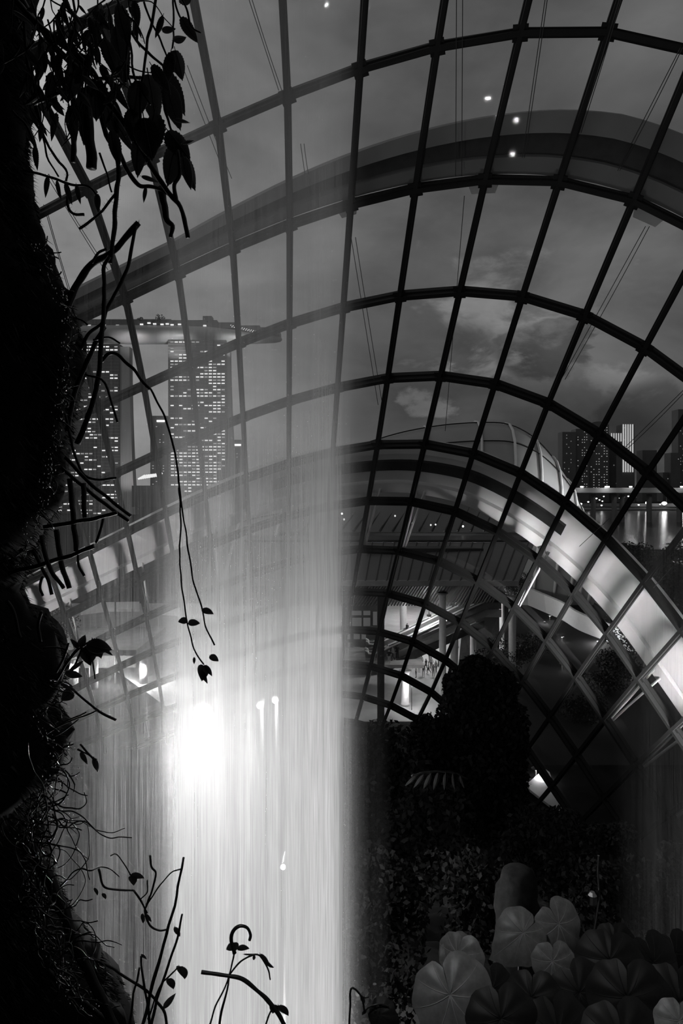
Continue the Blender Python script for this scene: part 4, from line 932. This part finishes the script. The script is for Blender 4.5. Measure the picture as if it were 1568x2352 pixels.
for k, (me, x, y, s, a, tl, rl) in enumerate((
    (LEAF_A, 392, 120, 70, 200, .3, .2), (LEAF_C, 402, 115, 62, 165, .5, -.6), (LEAF_A, 415, 40, 60, 145, .3, .3), (LEAF_C, 415, 8, 40, 35, .3, 0), (LEAF_A, 372, 70, 34, 70, .3, .4), (LEAF_C, 398, 92, 34, 60, .4, 0),
    (LEAF_A, 378, 165, 95, 158, .4, .3), (LEAF_A, 348, 150, 70, 150, .2, .5), (LEAF_C, 320, 185, 85, 195, .3, 0), (LEAF_C, 300, 250, 70, 185, .3, .2), (LEAF_A, 340, 170, 110, 170, .1, -.4), (LEAF_A, 380, 190, 100, 165, .5, 0),
    (LEAF_B, 400, 275, 36, 85, .3, 0), (LEAF_A, 265, 60, 110, 175, .2, .3), (LEAF_A, 240, 90, 75, 160, .2, -.4), (LEAF_B, 262, 118, 60, 170, .3, 0), (LEAF_B, 252, 185, 70, 150, .2, .2), (LEAF_C, 220, 180, 90, 185, .2, 0),
    (LEAF_A, 190, 200, 120, 190, .2, .4), (LEAF_A, 235, 220, 95, 160, .3, -.3), (LEAF_B, 260, 270, 80, 150, .2, 0), (LEAF_A, 255, 300, 75, 175, .3, .3), (LEAF_C, 330, 270, 95, 170, .1, -.2), (LEAF_C, 355, 260, 110, 195, .1, .4),
    (LEAF_A, 320, 310, 90, 190, .2, .1), (LEAF_C, 385, 300, 80, 140, .2, -.3), (LEAF_C, 405, 330, 95, 200, .3, .2), (LEAF_A, 415, 350, 85, 155, .2, -.5), (LEAF_A, 420, 360, 70, 175, .4, .5), (LEAF_B, 418, 330, 30, 60, .2, 0),
    (LEAF_B, 325, 405, 38, 100, .2, 0), (LEAF_B, 335, 430, 34, 200, .3, 0), (LEAF_A, 205, 130, 60, 210, .2, .2), (LEAF_B, 145, 5, 40, 185, .1, 0), (LEAF_B, 295, 40, 60, 190, .1, 0), (LEAF_A, 270, 10, 90, 170, .1, .3),
    (LEAF_B, 110, 405, 46, 200, .2, 0), (LEAF_B, 130, 415, 40, 180, .2, .3), (LEAF_B, 150, 420, 46, 170, .2, 0), (LEAF_B, 175, 425, 40, 175, .2, 0), (LEAF_A, 222, 445, 40, 185, .2, .3), (LEAF_B, 60, 290, 50, 160, .2, 0), (LEAF_B, 80, 335, 50, 185, .2, 0),
    (LEAF_A, 120, 170, 80, 200, .2, .3), (LEAF_A, 160, 250, 70, 180, .3, .1), (LEAF_B, 130, 260, 60, 205, .2, 0), (LEAF_C, 175, 140, 90, 200, .2, .2), (LEAF_A, 95, 110, 70, 195, .2, 0), (LEAF_A, 232, 20, 70, 200, .2, 0), (LEAF_B, 205, 40, 60, 170, .2, 0))):
    put_leaf(crp, me, x, y, D1 - .03 + .02 * (k % 7), s, a, tl, rl)
R = random.Random(12)
for k in range(74):
    x, y = R.uniform(25, 300), R.uniform(-30, 190); a = R.gauss(1.45, .35); pts = [(x, y)]; L = R.uniform(60, 170)
    for i in range(4): a += R.gauss(0, .3); x += math.cos(a) * L / 4; y += math.sin(a) * L / 4; pts.append((x, y))
    d = D1 + R.uniform(-.12, .18); strand(crp, 'twig', pts, d, R.uniform(1.2, 2.8), 1.0, None, 8 if k % 3 == 0 else 0, 200 + k)
    for (px_, py_) in pts[1:4]:
        if R.random() < .75: put_leaf(crp, R.choice((LEAF_A, LEAF_B, LEAF_B)), px_, py_, d, R.uniform(22, 52), R.gauss(182, 30), R.uniform(.1, .6), R.gauss(0, .5))
# --- twigs and roots of the cliff
for k, (pts, r0, r1, hz) in enumerate((
    ([(318, 512), (290, 545), (258, 580), (218, 602), (195, 625), (172, 665), (155, 712), (150, 740)], 7, 9, 160), ([(312, 518), (305, 560), (290, 620), (272, 660), (248, 705), (235, 740), (205, 765), (185, 800)], 4, 4, 0),
    ([(250, 590), (238, 620), (240, 700), (235, 760), (228, 850), (215, 920), (200, 960), (178, 1020)], 4, 7, 40), ([(212, 604), (225, 580), (245, 572)], 3, 3, 0), ([(240, 750), (215, 800), (185, 860), (165, 930), (155, 990)], 5, 6, 30),
    ([(232, 830), (250, 812), (272, 815), (300, 840), (322, 870), (345, 895)], 4.5, 3.2, 0), ([(345, 893), (372, 945), (395, 1010), (408, 1090), (415, 1165)], 2.4, 2.2, 0), ([(195, 860), (240, 880), (268, 970)], 3, 2.5, 0),
    ([(150, 725), (185, 735), (200, 745)], 2.5, 2, 10), ([(215, 780), (250, 775), (275, 790)], 2.5, 2, 0), ([(150, 950), (170, 1040), (190, 1085), (220, 1102), (268, 1098)], 3, 3, 0), ([(150, 1050), (200, 1105), (250, 1145), (300, 1186)], 4.5, 4, 0), ([(140, 1075), (195, 1120), (245, 1160), (296, 1196)], 4.5, 4, 0),
    ([(100, 1212), (180, 1198), (230, 1188), (268, 1176)], 5, 4.5, 20), ([(20, 1315), (90, 1298), (150, 1280), (216, 1253)], 5, 5, 20), ([(95, 1230), (102, 1270), (120, 1315), (148, 1352)], 5, 4.5, 10), ([(130, 1215), (135, 1270), (148, 1320), (158, 1352)], 6, 5.5, 30),
    ([(75, 1260), (95, 1300), (110, 1330), (118, 1365)], 4, 4, 0), ([(98, 1325), (92, 1350), (98, 1368)], 3, 3, 0), ([(178, 1275), (180, 1300), (192, 1322)], 2.5, 3, 0), ([(160, 1100), (168, 1180), (175, 1265)], 6, 6, 30), ([(190, 1110), (195, 1190)], 6, 5, 20), ([(236, 1190), (230, 1220), (220, 1246)], 3.5, 3, 0),
    ([(15, 1380), (32, 1405), (42, 1450), (46, 1465)], 4, 3.5, 0), ([(95, 1405), (88, 1440), (92, 1475)], 3.5, 3.5, 0), ([(160, 1575), (195, 1608), (230, 1635), (266, 1655)], 2.4, 3, 0), ([(80, 1700), (130, 1668), (198, 1636)], 2, 1.5, 0), ([(100, 1690), (150, 1660), (222, 1632)], 2.2, 1.6, 0), ([(92, 1705), (140, 1685), (180, 1650)], 2.2, 1.4, 0),
    ([(130, 1545), (150, 1500), (158, 1478)], 3, 2.5, 0), ([(142, 1540), (168, 1500), (180, 1490)], 3, 2.5, 0), ([(165, 1540), (182, 1505), (190, 1488)], 2.5, 2.2, 0), ([(100, 1490), (130, 1487), (155, 1490)], 2, 2, 0), ([(210, 1490), (214, 1530), (218, 1560)], 2, 1.5, 0),
    ([(185, 1710), (210, 1738), (222, 1745)], 2.2, 2, 0), ([(50, 1930), (100, 1995), (140, 2080), (170, 2160), (205, 2235), (240, 2310), (275, 2390)], 15, 11, 60), ([(60, 1980), (110, 2050), (150, 2120), (185, 2205)], 7, 5, 30), ([(110, 2230), (165, 2280), (215, 2320), (270, 2370)], 7, 5, 20))):
    strand(cliff, 'root', pts, DC - .02 - .03 * (k % 4), r0, r1, None, hz, k)
# fine rootlets curl out of the lower cliff
R = random.Random(77); m = MB()
for k in range(260):
    y = R.choice((R.uniform(560, 1280), R.uniform(1560, 2330), R.uniform(1780, 2300))); x = edge(y) - 5; d = DC + R.uniform(-.25, .1); ang = R.uniform(-.4, 1.0); L = R.uniform(30, 110) if y > 1750 else R.uniform(20, 60)
    pts = [W(x, y, d)]; cur = R.gauss(0, .5)
    for i in range(6): ang += cur * .5 + R.gauss(0, .3); x += math.cos(ang) * L / 6; y += math.sin(ang) * L / 6; d += R.gauss(0, .01); pts.append(W(x, y, d))
    m.tube(cr(pts, 3), R.uniform(.7, 1.7) / F * DC, 4)
M_WETR = mat('wet_rootlet', .012, .16, var=.4, scale=14, spec=.9)
tag(m.build('rootlets', M_WETR, cliff, True), 'fine wet curling rootlets', kind='stuff')
m = MB()
for k in range(330):    # water drops clinging to roots
    y = R.choice((R.uniform(1620, 2320), R.uniform(560, 1300))); x = edge(y) + R.uniform(-20, 70 if y > 1750 else 16); p = W(x, y, DC - R.uniform(.0, .3)); r = R.uniform(.0012, .0026)
    r *= .8; m.lathe(p, [(r * .2, r * 1.2), (r * .8, r * .6), (r, 0), (r * .8, -r * .6), (r * .2, -r)], 7)
for k in range(70):
    y = R.uniform(1830, 2260); x = edge(y) + R.uniform(-10, 60); a = R.uniform(-.9, .9); L = R.uniform(80, 250); d = DC - R.uniform(.05, .35); pts = []; cv = R.gauss(0, .35)
    for i in range(9): pts.append((x, y, d)); a += cv + R.gauss(0, .45); x += math.cos(a) * L / 8 * .8; y += math.sin(a) * L / 8; d += R.gauss(0, .008); x = min(x, 345)
    strand(cliff, 'root', pts, d, R.uniform(1.0, 2.6), R.uniform(.7, 1.4), M_WETR, 0, 400 + k)
dm = mat('water_drop', .95, .02, var=.01); pb_ = [n for n in dm.node_tree.nodes if n.type == 'BSDF_PRINCIPLED'][0]; pb_.inputs['Transmission Weight'].default_value = 1; pb_.inputs['IOR'].default_value = 1.33; tag(m.build('drops', dm, cliff, True), 'clinging water drops', kind='stuff')
# leaf tuft on the cliff bulge
tf = thing('leaf_tuft', 'dark drooping leaf tuft sprouting from the cliff above the lit hall', 'plant')
for k, (x, y, s, a) in enumerate(((180, 1488, 34, 300), (182, 1486, 30, 20), (185, 1490, 52, 130), (190, 1488, 55, 165), (200, 1480, 58, 110), (215, 1470, 62, 150), (222, 1470, 55, 175), (205, 1482, 52, 185), (160, 1540, 36, 60), (150, 1545, 40, 110), (165, 1588, 46, 230), (140, 1570, 40, 140))):
    put_leaf(tf, (LEAF_A, LEAF_C, LEAF_B)[k % 3], x, y, 1.62 + .01 * (k % 4), s, a, .4, .3 * ((k % 3) - 1))
strand(tf, 'stem', [(130, 1560), (160, 1515), (185, 1488), (215, 1470)], 1.65, 3, 2)
sp_ = thing('leaf_sprig', 'pair of small hanging leaves at the lower cliff edge over the waterfall', 'plant')
strand(sp_, 'stem', [(178, 1722), (190, 1728), (205, 1735), (218, 1748)], 1.7, 2.2, 1.6)
put_leaf(sp_, LEAF_B, 186, 1728, 1.7, 44, 172); put_leaf(sp_, LEAF_B, 216, 1742, 1.7, 50, 182)
# two thin vines that dangle in front of the waterfall
dv = thing('dangling_vine', 'pair of thin vines with small leaves dangling in front of the waterfall', 'vine')
strand(dv, 'stem', [(410, 1120), (415, 1165), (413, 1240), (413, 1310), (420, 1370), (428, 1420), (438, 1465), (448, 1495), (466, 1525)], 1.8, 1.9, 1.7)
strand(dv, 'stem', [(412, 1130), (418, 1170), (430, 1250), (440, 1310), (452, 1362), (465, 1400), (472, 1440), (484, 1468), (492, 1482)], 1.82, 1.9, 1.8)
for k, (me, x, y, s, a) in enumerate(((LEAF_C, 429, 1424, 26, 255), (LEAF_C, 432, 1430, 28, 100), (LEAF_C, 464, 1400, 30, 120), (LEAF_B, 446, 1510, 22, 190), (LEAF_C, 466, 1528, 46, 190), (LEAF_A, 470, 1528, 36, 160), (LEAF_C, 482, 1506, 26, 130), (LEAF_B, 462, 1540, 44, 170))):
    put_leaf(dv, me, x, y, 1.8, s, a, .4, .2 * (k % 3))
# lower-left stems
ls = thing('young_stems', 'upright young stems with limp leaves rising at the lower left of the waterfall', 'plant')
for pts, r0, r1 in (([(318, 2420), (330, 2352), (345, 2280), (370, 2190), (400, 2080), (422, 1970)], 5, 2.6), ([(417, 1995), (390, 2008), (362, 2038), (345, 2068), (334, 2090)], 1.5, 1.5), ([(345, 1965), (348, 1990), (358, 2005), (350, 2040), (338, 2080), (333, 2095), (345, 2125), (365, 2136), (385, 2135)], 2.4, 2.2), ([(345, 2400), (352, 2330), (375, 2250), (400, 2175), (412, 2130), (418, 2100)], 3.6, 2.2),
                    ([(290, 2400), (305, 2300), (320, 2222)], 3, 2.4), ([(345, 2352), (335, 2290), (325, 2225), (324, 2195)], 3.2, 2.4), ([(200, 2195), (232, 2212), (265, 2230), (325, 2268), (368, 2310), (385, 2360)], 2.6, 3.2), ([(340, 2340), (365, 2270), (390, 2240), (412, 2222)], 2, 1.6), ([(340, 2020), (338, 2050), (325, 2065)], 1.6, 1.4),
                    ([(300, 2012), (285, 1985), (268, 1962), (255, 1965)], 1.5, 1.3), ([(225, 1995), (235, 2030), (255, 2042), (305, 2045)], 2.6, 2), ([(305, 2045), (325, 2070), (338, 2098)], 2.4, 2.0)):
    strand(ls, 'stem', pts, 1.6, r0, r1)
for k, (me, x, y, s, a) in enumerate(((LEAF_B, 402, 2130, 44, 172), (LEAF_C, 412, 2220, 46, 170), (LEAF_A, 388, 2248, 44, 172), (LEAF_A, 376, 2316, 36, 50), (LEAF_B, 325, 2192, 26, 160), (LEAF_C, 300, 2010, 34, 120), (LEAF_C, 303, 2012, 32, 180), (LEAF_B, 328, 2100, 40, 195), (LEAF_B, 334, 2100, 36, 165), (LEAF_A, 218, 2040, 26, 180), (LEAF_A, 236, 2052, 22, 170))):
    put_leaf(ls, me, x, y, 1.6, s, a, .4, .3 * (k % 2))
cf = thing('curled_plant', 'curling fern tip and drooping twig in front of the bright water', 'plant')
for pts, r0, r1 in (([(462, 2231), (490, 2236), (528, 2242), (558, 2250), (590, 2275), (620, 2305), (640, 2330), (655, 2360)], 4, 5), ([(478, 2360), (500, 2300), (526, 2244), (533, 2210), (538, 2185)], 2, 1.8), ([(502, 2360), (515, 2300), (526, 2248)], 3, 2.2), ([(527, 2242), (545, 2215), (562, 2202), (590, 2194), (606, 2208), (618, 2232), (622, 2252)], 2, 1.6),
                    ([(538, 2190), (532, 2160), (536, 2138), (550, 2126), (566, 2130), (576, 2146), (574, 2158)], 4.5, 3.2), ([(610, 2352), (618, 2330), (632, 2310)], 2, 1.6)):
    strand(cf, 'stem', pts, 1.55, r0, r1)
for k, (me, x, y, s, a) in enumerate(((LEAF_C, 538, 2165, 28, 175), (LEAF_C, 545, 2178, 30, 110), (LEAF_B, 560, 2192, 26, 120), (LEAF_B, 584, 2195, 24, 190), (LEAF_B, 598, 2192, 46, 160), (LEAF_B, 606, 2205, 46, 158), (LEAF_C, 630, 2308, 34, 190), (LEAF_A, 640, 2310, 50, 155), (LEAF_C, 535, 2172, 26, 230))):
    put_leaf(cf, me, x, y, 1.55, s, a, .4, .2 * (k % 3))

# ------------------------------------------------------------------ begonia clump at lower right
def begonia_mesh(seed, mt_leaf, mt_vein):
    R = random.Random(seed); m = MB(); n = 64; rings = 8; outl = []; sk = R.uniform(.86, .98)
    veins = (.05, .16, .28, .40, .5, .60, .72, .84, .95)
    for i in range(n + 1):          # t runs once round the blade from notch to notch; t = .5 is the pointed tip
        t = i / n; a = math.pi / 2 + .02 + t * (2 * math.pi - .04)
        r = .60 + .30 * math.sin(math.pi * t) ** .8 + .34 * max(0, 1 - abs(t - .5) / .13) ** 1.6
        r *= min(1, .80 + 5 * min(t, 1 - t)); r *= (sk if t < .5 else 1.08) * (1 + .02 * math.sin(t * 57) + R.uniform(-.008, .008))
        outl.append((t, a, r))
    def zz(q, t, r):
        x = q * r; pl = min(abs(t - v) for v in veins) / .055
        return -.34 * x * x - .10 * max(0, x - .6) + .06 * x * min(1, pl) * (1 if q < .9 else .6)
    vs = [Vector((0, 0, 0))]
    for k in range(1, rings + 1):
        for (t, a, r) in outl: q = k / rings; vs.append(Vector((r * q * math.cos(a), r * q * math.sin(a), zz(q, t, r))))
    w_ = n + 1; fs = [(0, 1 + i, 2 + i) for i in range(n)]
    for k in range(rings - 1):
        for i in range(n): fs.append((1 + k * w_ + i, 1 + (k + 1) * w_ + i, 2 + (k + 1) * w_ + i, 2 + k * w_ + i))
    m.add(vs, fs); th = Vector((0, 0, .012)); m.add([v - th for v in vs], [f[::-1] for f in fs])
    m.cur = 1
    for v in veins:
        t, a, r = outl[min(n, int(v * n))]; pts = []
        for q in (0, .2, .4, .6, .8, .97):
            aa = a + (1 - q) * .22 * (1 if v < .5 else -1 if v > .5 else 0); pts.append(Vector((r * q * math.cos(aa), r * q * math.sin(aa), zz(q, v, r) + .012)))
        m.tube(pts, [.016, .013, .010, .008, .006, .002], 4)
    return m.mesh('leaf', [mt_leaf, mt_vein], True)
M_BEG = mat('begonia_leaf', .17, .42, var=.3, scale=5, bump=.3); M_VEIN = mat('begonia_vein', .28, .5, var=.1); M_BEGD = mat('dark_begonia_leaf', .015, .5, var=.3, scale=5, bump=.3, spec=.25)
bg_ = thing('begonia', 'clump of broad veined begonia leaves catching lamp light at the lower right', 'plant')
BM = [begonia_mesh(k, M_BEG, M_VEIN) for k in range(3)]; BD = [begonia_mesh(k + 5, M_BEGD, M_BEGD) for k in range(2)]
def beg(me, x, y, d, size, ang, pitch, roll=0.0):
    s = size / 2 / F * d; v = Vector((math.sin(math.radians(ang)), 0, math.cos(math.radians(ang))))
    v = (v * math.cos(pitch) + Vector((0, -1, 0)) * math.sin(pitch)).normalized()
    nr = Vector((0, -1, .35)); nr = (nr - v * nr.dot(v)).normalized(); nr = Matrix.Rotation(roll, 3, v) @ nr; v = -v; sd = v.cross(nr)
    M4 = Matrix((sd, v, nr)).transposed().to_4x4() @ Matrix.Diagonal((s, s, s, 1)); M4.translation = W(x, y, d); inst('leaf', me, bg_, mw=M4)
    p = W(x, y, d); m = MB(); q = p - nr * .01
    m.tube(cr([q, q + Vector((.01, .06, -.05)), q + Vector((.02, .10, -.18)), q + Vector((.03, .12, -.5))], 3), .0035 * d, 6); m.build('petiole', M_BEGD, bg_, True)
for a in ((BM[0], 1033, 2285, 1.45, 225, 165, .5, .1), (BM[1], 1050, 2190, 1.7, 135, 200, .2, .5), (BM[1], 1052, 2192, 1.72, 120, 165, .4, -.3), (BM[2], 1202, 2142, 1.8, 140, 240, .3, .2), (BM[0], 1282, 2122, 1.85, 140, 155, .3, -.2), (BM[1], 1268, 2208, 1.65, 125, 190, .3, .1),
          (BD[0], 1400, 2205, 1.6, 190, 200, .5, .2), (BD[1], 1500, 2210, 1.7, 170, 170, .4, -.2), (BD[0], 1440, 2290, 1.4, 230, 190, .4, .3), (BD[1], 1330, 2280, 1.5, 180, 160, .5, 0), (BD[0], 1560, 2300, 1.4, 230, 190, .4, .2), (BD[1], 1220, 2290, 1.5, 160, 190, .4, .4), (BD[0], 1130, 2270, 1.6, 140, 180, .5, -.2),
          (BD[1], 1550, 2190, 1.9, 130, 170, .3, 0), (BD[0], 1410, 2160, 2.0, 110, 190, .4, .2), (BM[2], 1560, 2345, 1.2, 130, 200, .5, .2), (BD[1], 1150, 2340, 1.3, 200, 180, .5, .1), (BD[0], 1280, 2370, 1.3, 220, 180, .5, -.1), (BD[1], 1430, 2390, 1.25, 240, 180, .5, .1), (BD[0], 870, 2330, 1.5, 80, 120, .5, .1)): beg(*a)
sk = thing('thin_sprout', 'thin bent sprout at the bottom edge beside the begonia leaves', 'plant')
for pts, r0, r1 in (([(800, 2400), (803, 2330), (806, 2275), (815, 2270), (828, 2285), (835, 2310), (838, 2322)], 2.4, 2), ([(836, 2325), (850, 2310), (872, 2305), (892, 2312)], 1.8, 1.4), ([(820, 2275), (835, 2290), (848, 2288)], 2, 1.4)): strand(sk, 'stem', pts, 1.5, r0, r1)
for x, y, s, a in ((830, 2290, 34, 165), (850, 2310, 30, 130), (872, 2306, 28, 160), (840, 2320, 30, 200), (858, 2325, 28, 120)): put_leaf(sk, LEAF_B, x, y, 1.5, s, a)
lp = thing('leaf_fill_spot', 'small unseen spotlight added behind the camera to light the begonia leaves', 'lamp'); q = Vector((-.9, -.2, 26.9))  # unseen lamp added behind the camera to brighten the begonia
m = MB(); m.lathe(q, [(.03, 0), (.05, .05), (.05, .15), (.03, .18)], 10); m.build('housing', M_DARK, lp); spot('beam', q + Vector((0, .08, -.02)), W(1180, 2230, 1.7), 90, 34, .8, .05, lp)

# ------------------------------------------------------------------ dark planting between the camera and the dome
bank = MB(); vs = []; nx, ny = 46, 40
def bank_z(x, y):
    ridge = 22.6 - y * .53 - max(0, .6 - x) * 3.0 - max(0, x - y * .36) * .9
    return max(.2, ridge + mnoise.fractal(Vector((x, y, 0)) * .35, 1, 2, 4) * .8)
nx, ny = 110, 90
for j in range(ny + 1):
    for i in range(nx + 1): x = -6 + 26 * i / nx; y = 4.2 + 34 * j / ny; vs.append(Vector((x, y, bank_z(x, y))))
bank.add(vs, [(j * (nx + 1) + i, j * (nx + 1) + i + 1, (j + 1) * (nx + 1) + i + 1, (j + 1) * (nx + 1) + i) for j in range(ny) for i in range(nx)])
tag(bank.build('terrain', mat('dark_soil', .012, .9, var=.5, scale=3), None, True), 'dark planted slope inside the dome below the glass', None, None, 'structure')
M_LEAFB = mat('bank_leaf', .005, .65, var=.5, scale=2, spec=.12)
def tree_px(x, yc, d, rx, ry, n, s, name, label, cat, grp=None, mt=None, seed=0):
    c = W(x, yc, d); return bush(name, c, rx / F * d, ry / F * d, n, s, label, cat, grp, max(.2, bank_z(c.x, d) - .3 if d < 33 else 0), mt or M_LEAFB, seed)
G2 = 'dark shrubs inside the dome'
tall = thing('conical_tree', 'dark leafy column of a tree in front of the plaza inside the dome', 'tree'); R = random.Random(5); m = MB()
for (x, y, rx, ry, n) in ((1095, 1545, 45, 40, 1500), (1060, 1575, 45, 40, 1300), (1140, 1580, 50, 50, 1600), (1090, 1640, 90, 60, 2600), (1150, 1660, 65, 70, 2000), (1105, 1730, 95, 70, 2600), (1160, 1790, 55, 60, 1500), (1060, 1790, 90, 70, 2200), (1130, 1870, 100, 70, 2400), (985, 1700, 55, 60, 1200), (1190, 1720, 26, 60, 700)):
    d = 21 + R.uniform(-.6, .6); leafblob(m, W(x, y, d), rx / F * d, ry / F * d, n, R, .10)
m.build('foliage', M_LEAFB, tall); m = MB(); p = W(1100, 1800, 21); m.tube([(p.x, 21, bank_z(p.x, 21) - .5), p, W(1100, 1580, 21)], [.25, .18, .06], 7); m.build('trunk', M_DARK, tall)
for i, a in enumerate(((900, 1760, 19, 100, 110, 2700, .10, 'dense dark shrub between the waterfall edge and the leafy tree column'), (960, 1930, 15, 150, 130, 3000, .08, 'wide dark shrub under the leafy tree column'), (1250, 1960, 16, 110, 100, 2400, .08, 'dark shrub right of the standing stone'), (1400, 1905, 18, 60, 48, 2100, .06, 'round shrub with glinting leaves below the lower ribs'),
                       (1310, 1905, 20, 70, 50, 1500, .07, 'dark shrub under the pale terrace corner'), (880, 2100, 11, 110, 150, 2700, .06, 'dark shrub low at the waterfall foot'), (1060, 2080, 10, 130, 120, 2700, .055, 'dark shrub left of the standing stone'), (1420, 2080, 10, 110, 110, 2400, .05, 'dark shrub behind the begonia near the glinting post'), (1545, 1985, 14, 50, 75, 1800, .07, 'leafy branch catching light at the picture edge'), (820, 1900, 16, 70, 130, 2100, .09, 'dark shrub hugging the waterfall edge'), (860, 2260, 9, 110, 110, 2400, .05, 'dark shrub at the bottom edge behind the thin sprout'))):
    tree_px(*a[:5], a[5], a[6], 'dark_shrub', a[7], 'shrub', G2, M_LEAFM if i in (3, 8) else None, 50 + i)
stn = thing('standing_stone', 'dim rounded standing stone rising behind the begonia leaves', 'stone'); m = MB(); p = W(1188, 2130, 8.5); vs = []
pr = [(.32, -1.6)] + [(.30 - .03 * k / 6 - .012 * (k % 2), -.3 + .13 * k) for k in range(7)] + [(.235, .56), (.22, .64), (.19, .70), (.13, .735), (.04, .75)]
m.lathe(p, pr, 18); m.v = [tuple(Vector(v) + Vector((mnoise.noise(Vector(v) * 3), mnoise.noise(Vector(v) * 3 + Vector((9, 0, 0))), 0)) * .06) for v in m.v]; m.build('stone_body', mat('mossy_stone', .011, .9, var=.7, scale=9, bump=1.0, spec=.1), stn, True)
ps = thing('lantern_post', 'slim wet metal post with a small lantern among the dark shrubs', 'post')
m = MB(); p = W(1372, 2000, 9); b = W(1364, 2140, 9); m.tube([b + Vector((0, 0, -1.5)), b, W(1376, 2060, 9), p, W(1374, 1965, 9)], .016, 6); m.build('post', mat('wet_metal', .5, .15, 1.0), ps)
m = MB(); m.lathe(W(1360, 2080, 8.95), [(.05, 0), (.06, .03), (.06, .14), (.03, .18)], 10); m.build('lantern', mat('wet_metal', .5, .15, 1.0), ps)
# fern frond hanging over the dark slope
fr = thing('fern', 'faint grey fern frond drooping in the dark between waterfall and tree', 'fern'); M_FERN = mat('fern_leaf', .005, .6, var=.2, spec=.1)
LF = leaf_mesh('leaf', .13, .06, M_FERN, .3)
strand(fr, 'stem', [(945, 1782), (970, 1775), (1005, 1772), (1045, 1776), (1075, 1790)], 9, 2.5, 1.5, M_FERN)
for k in range(7): put_leaf(fr, LF, 955 + k * 17, 1776 + abs(k - 3) * 2, 9, 58 - abs(k - 3) * 4, 215 - k * 9, .3)
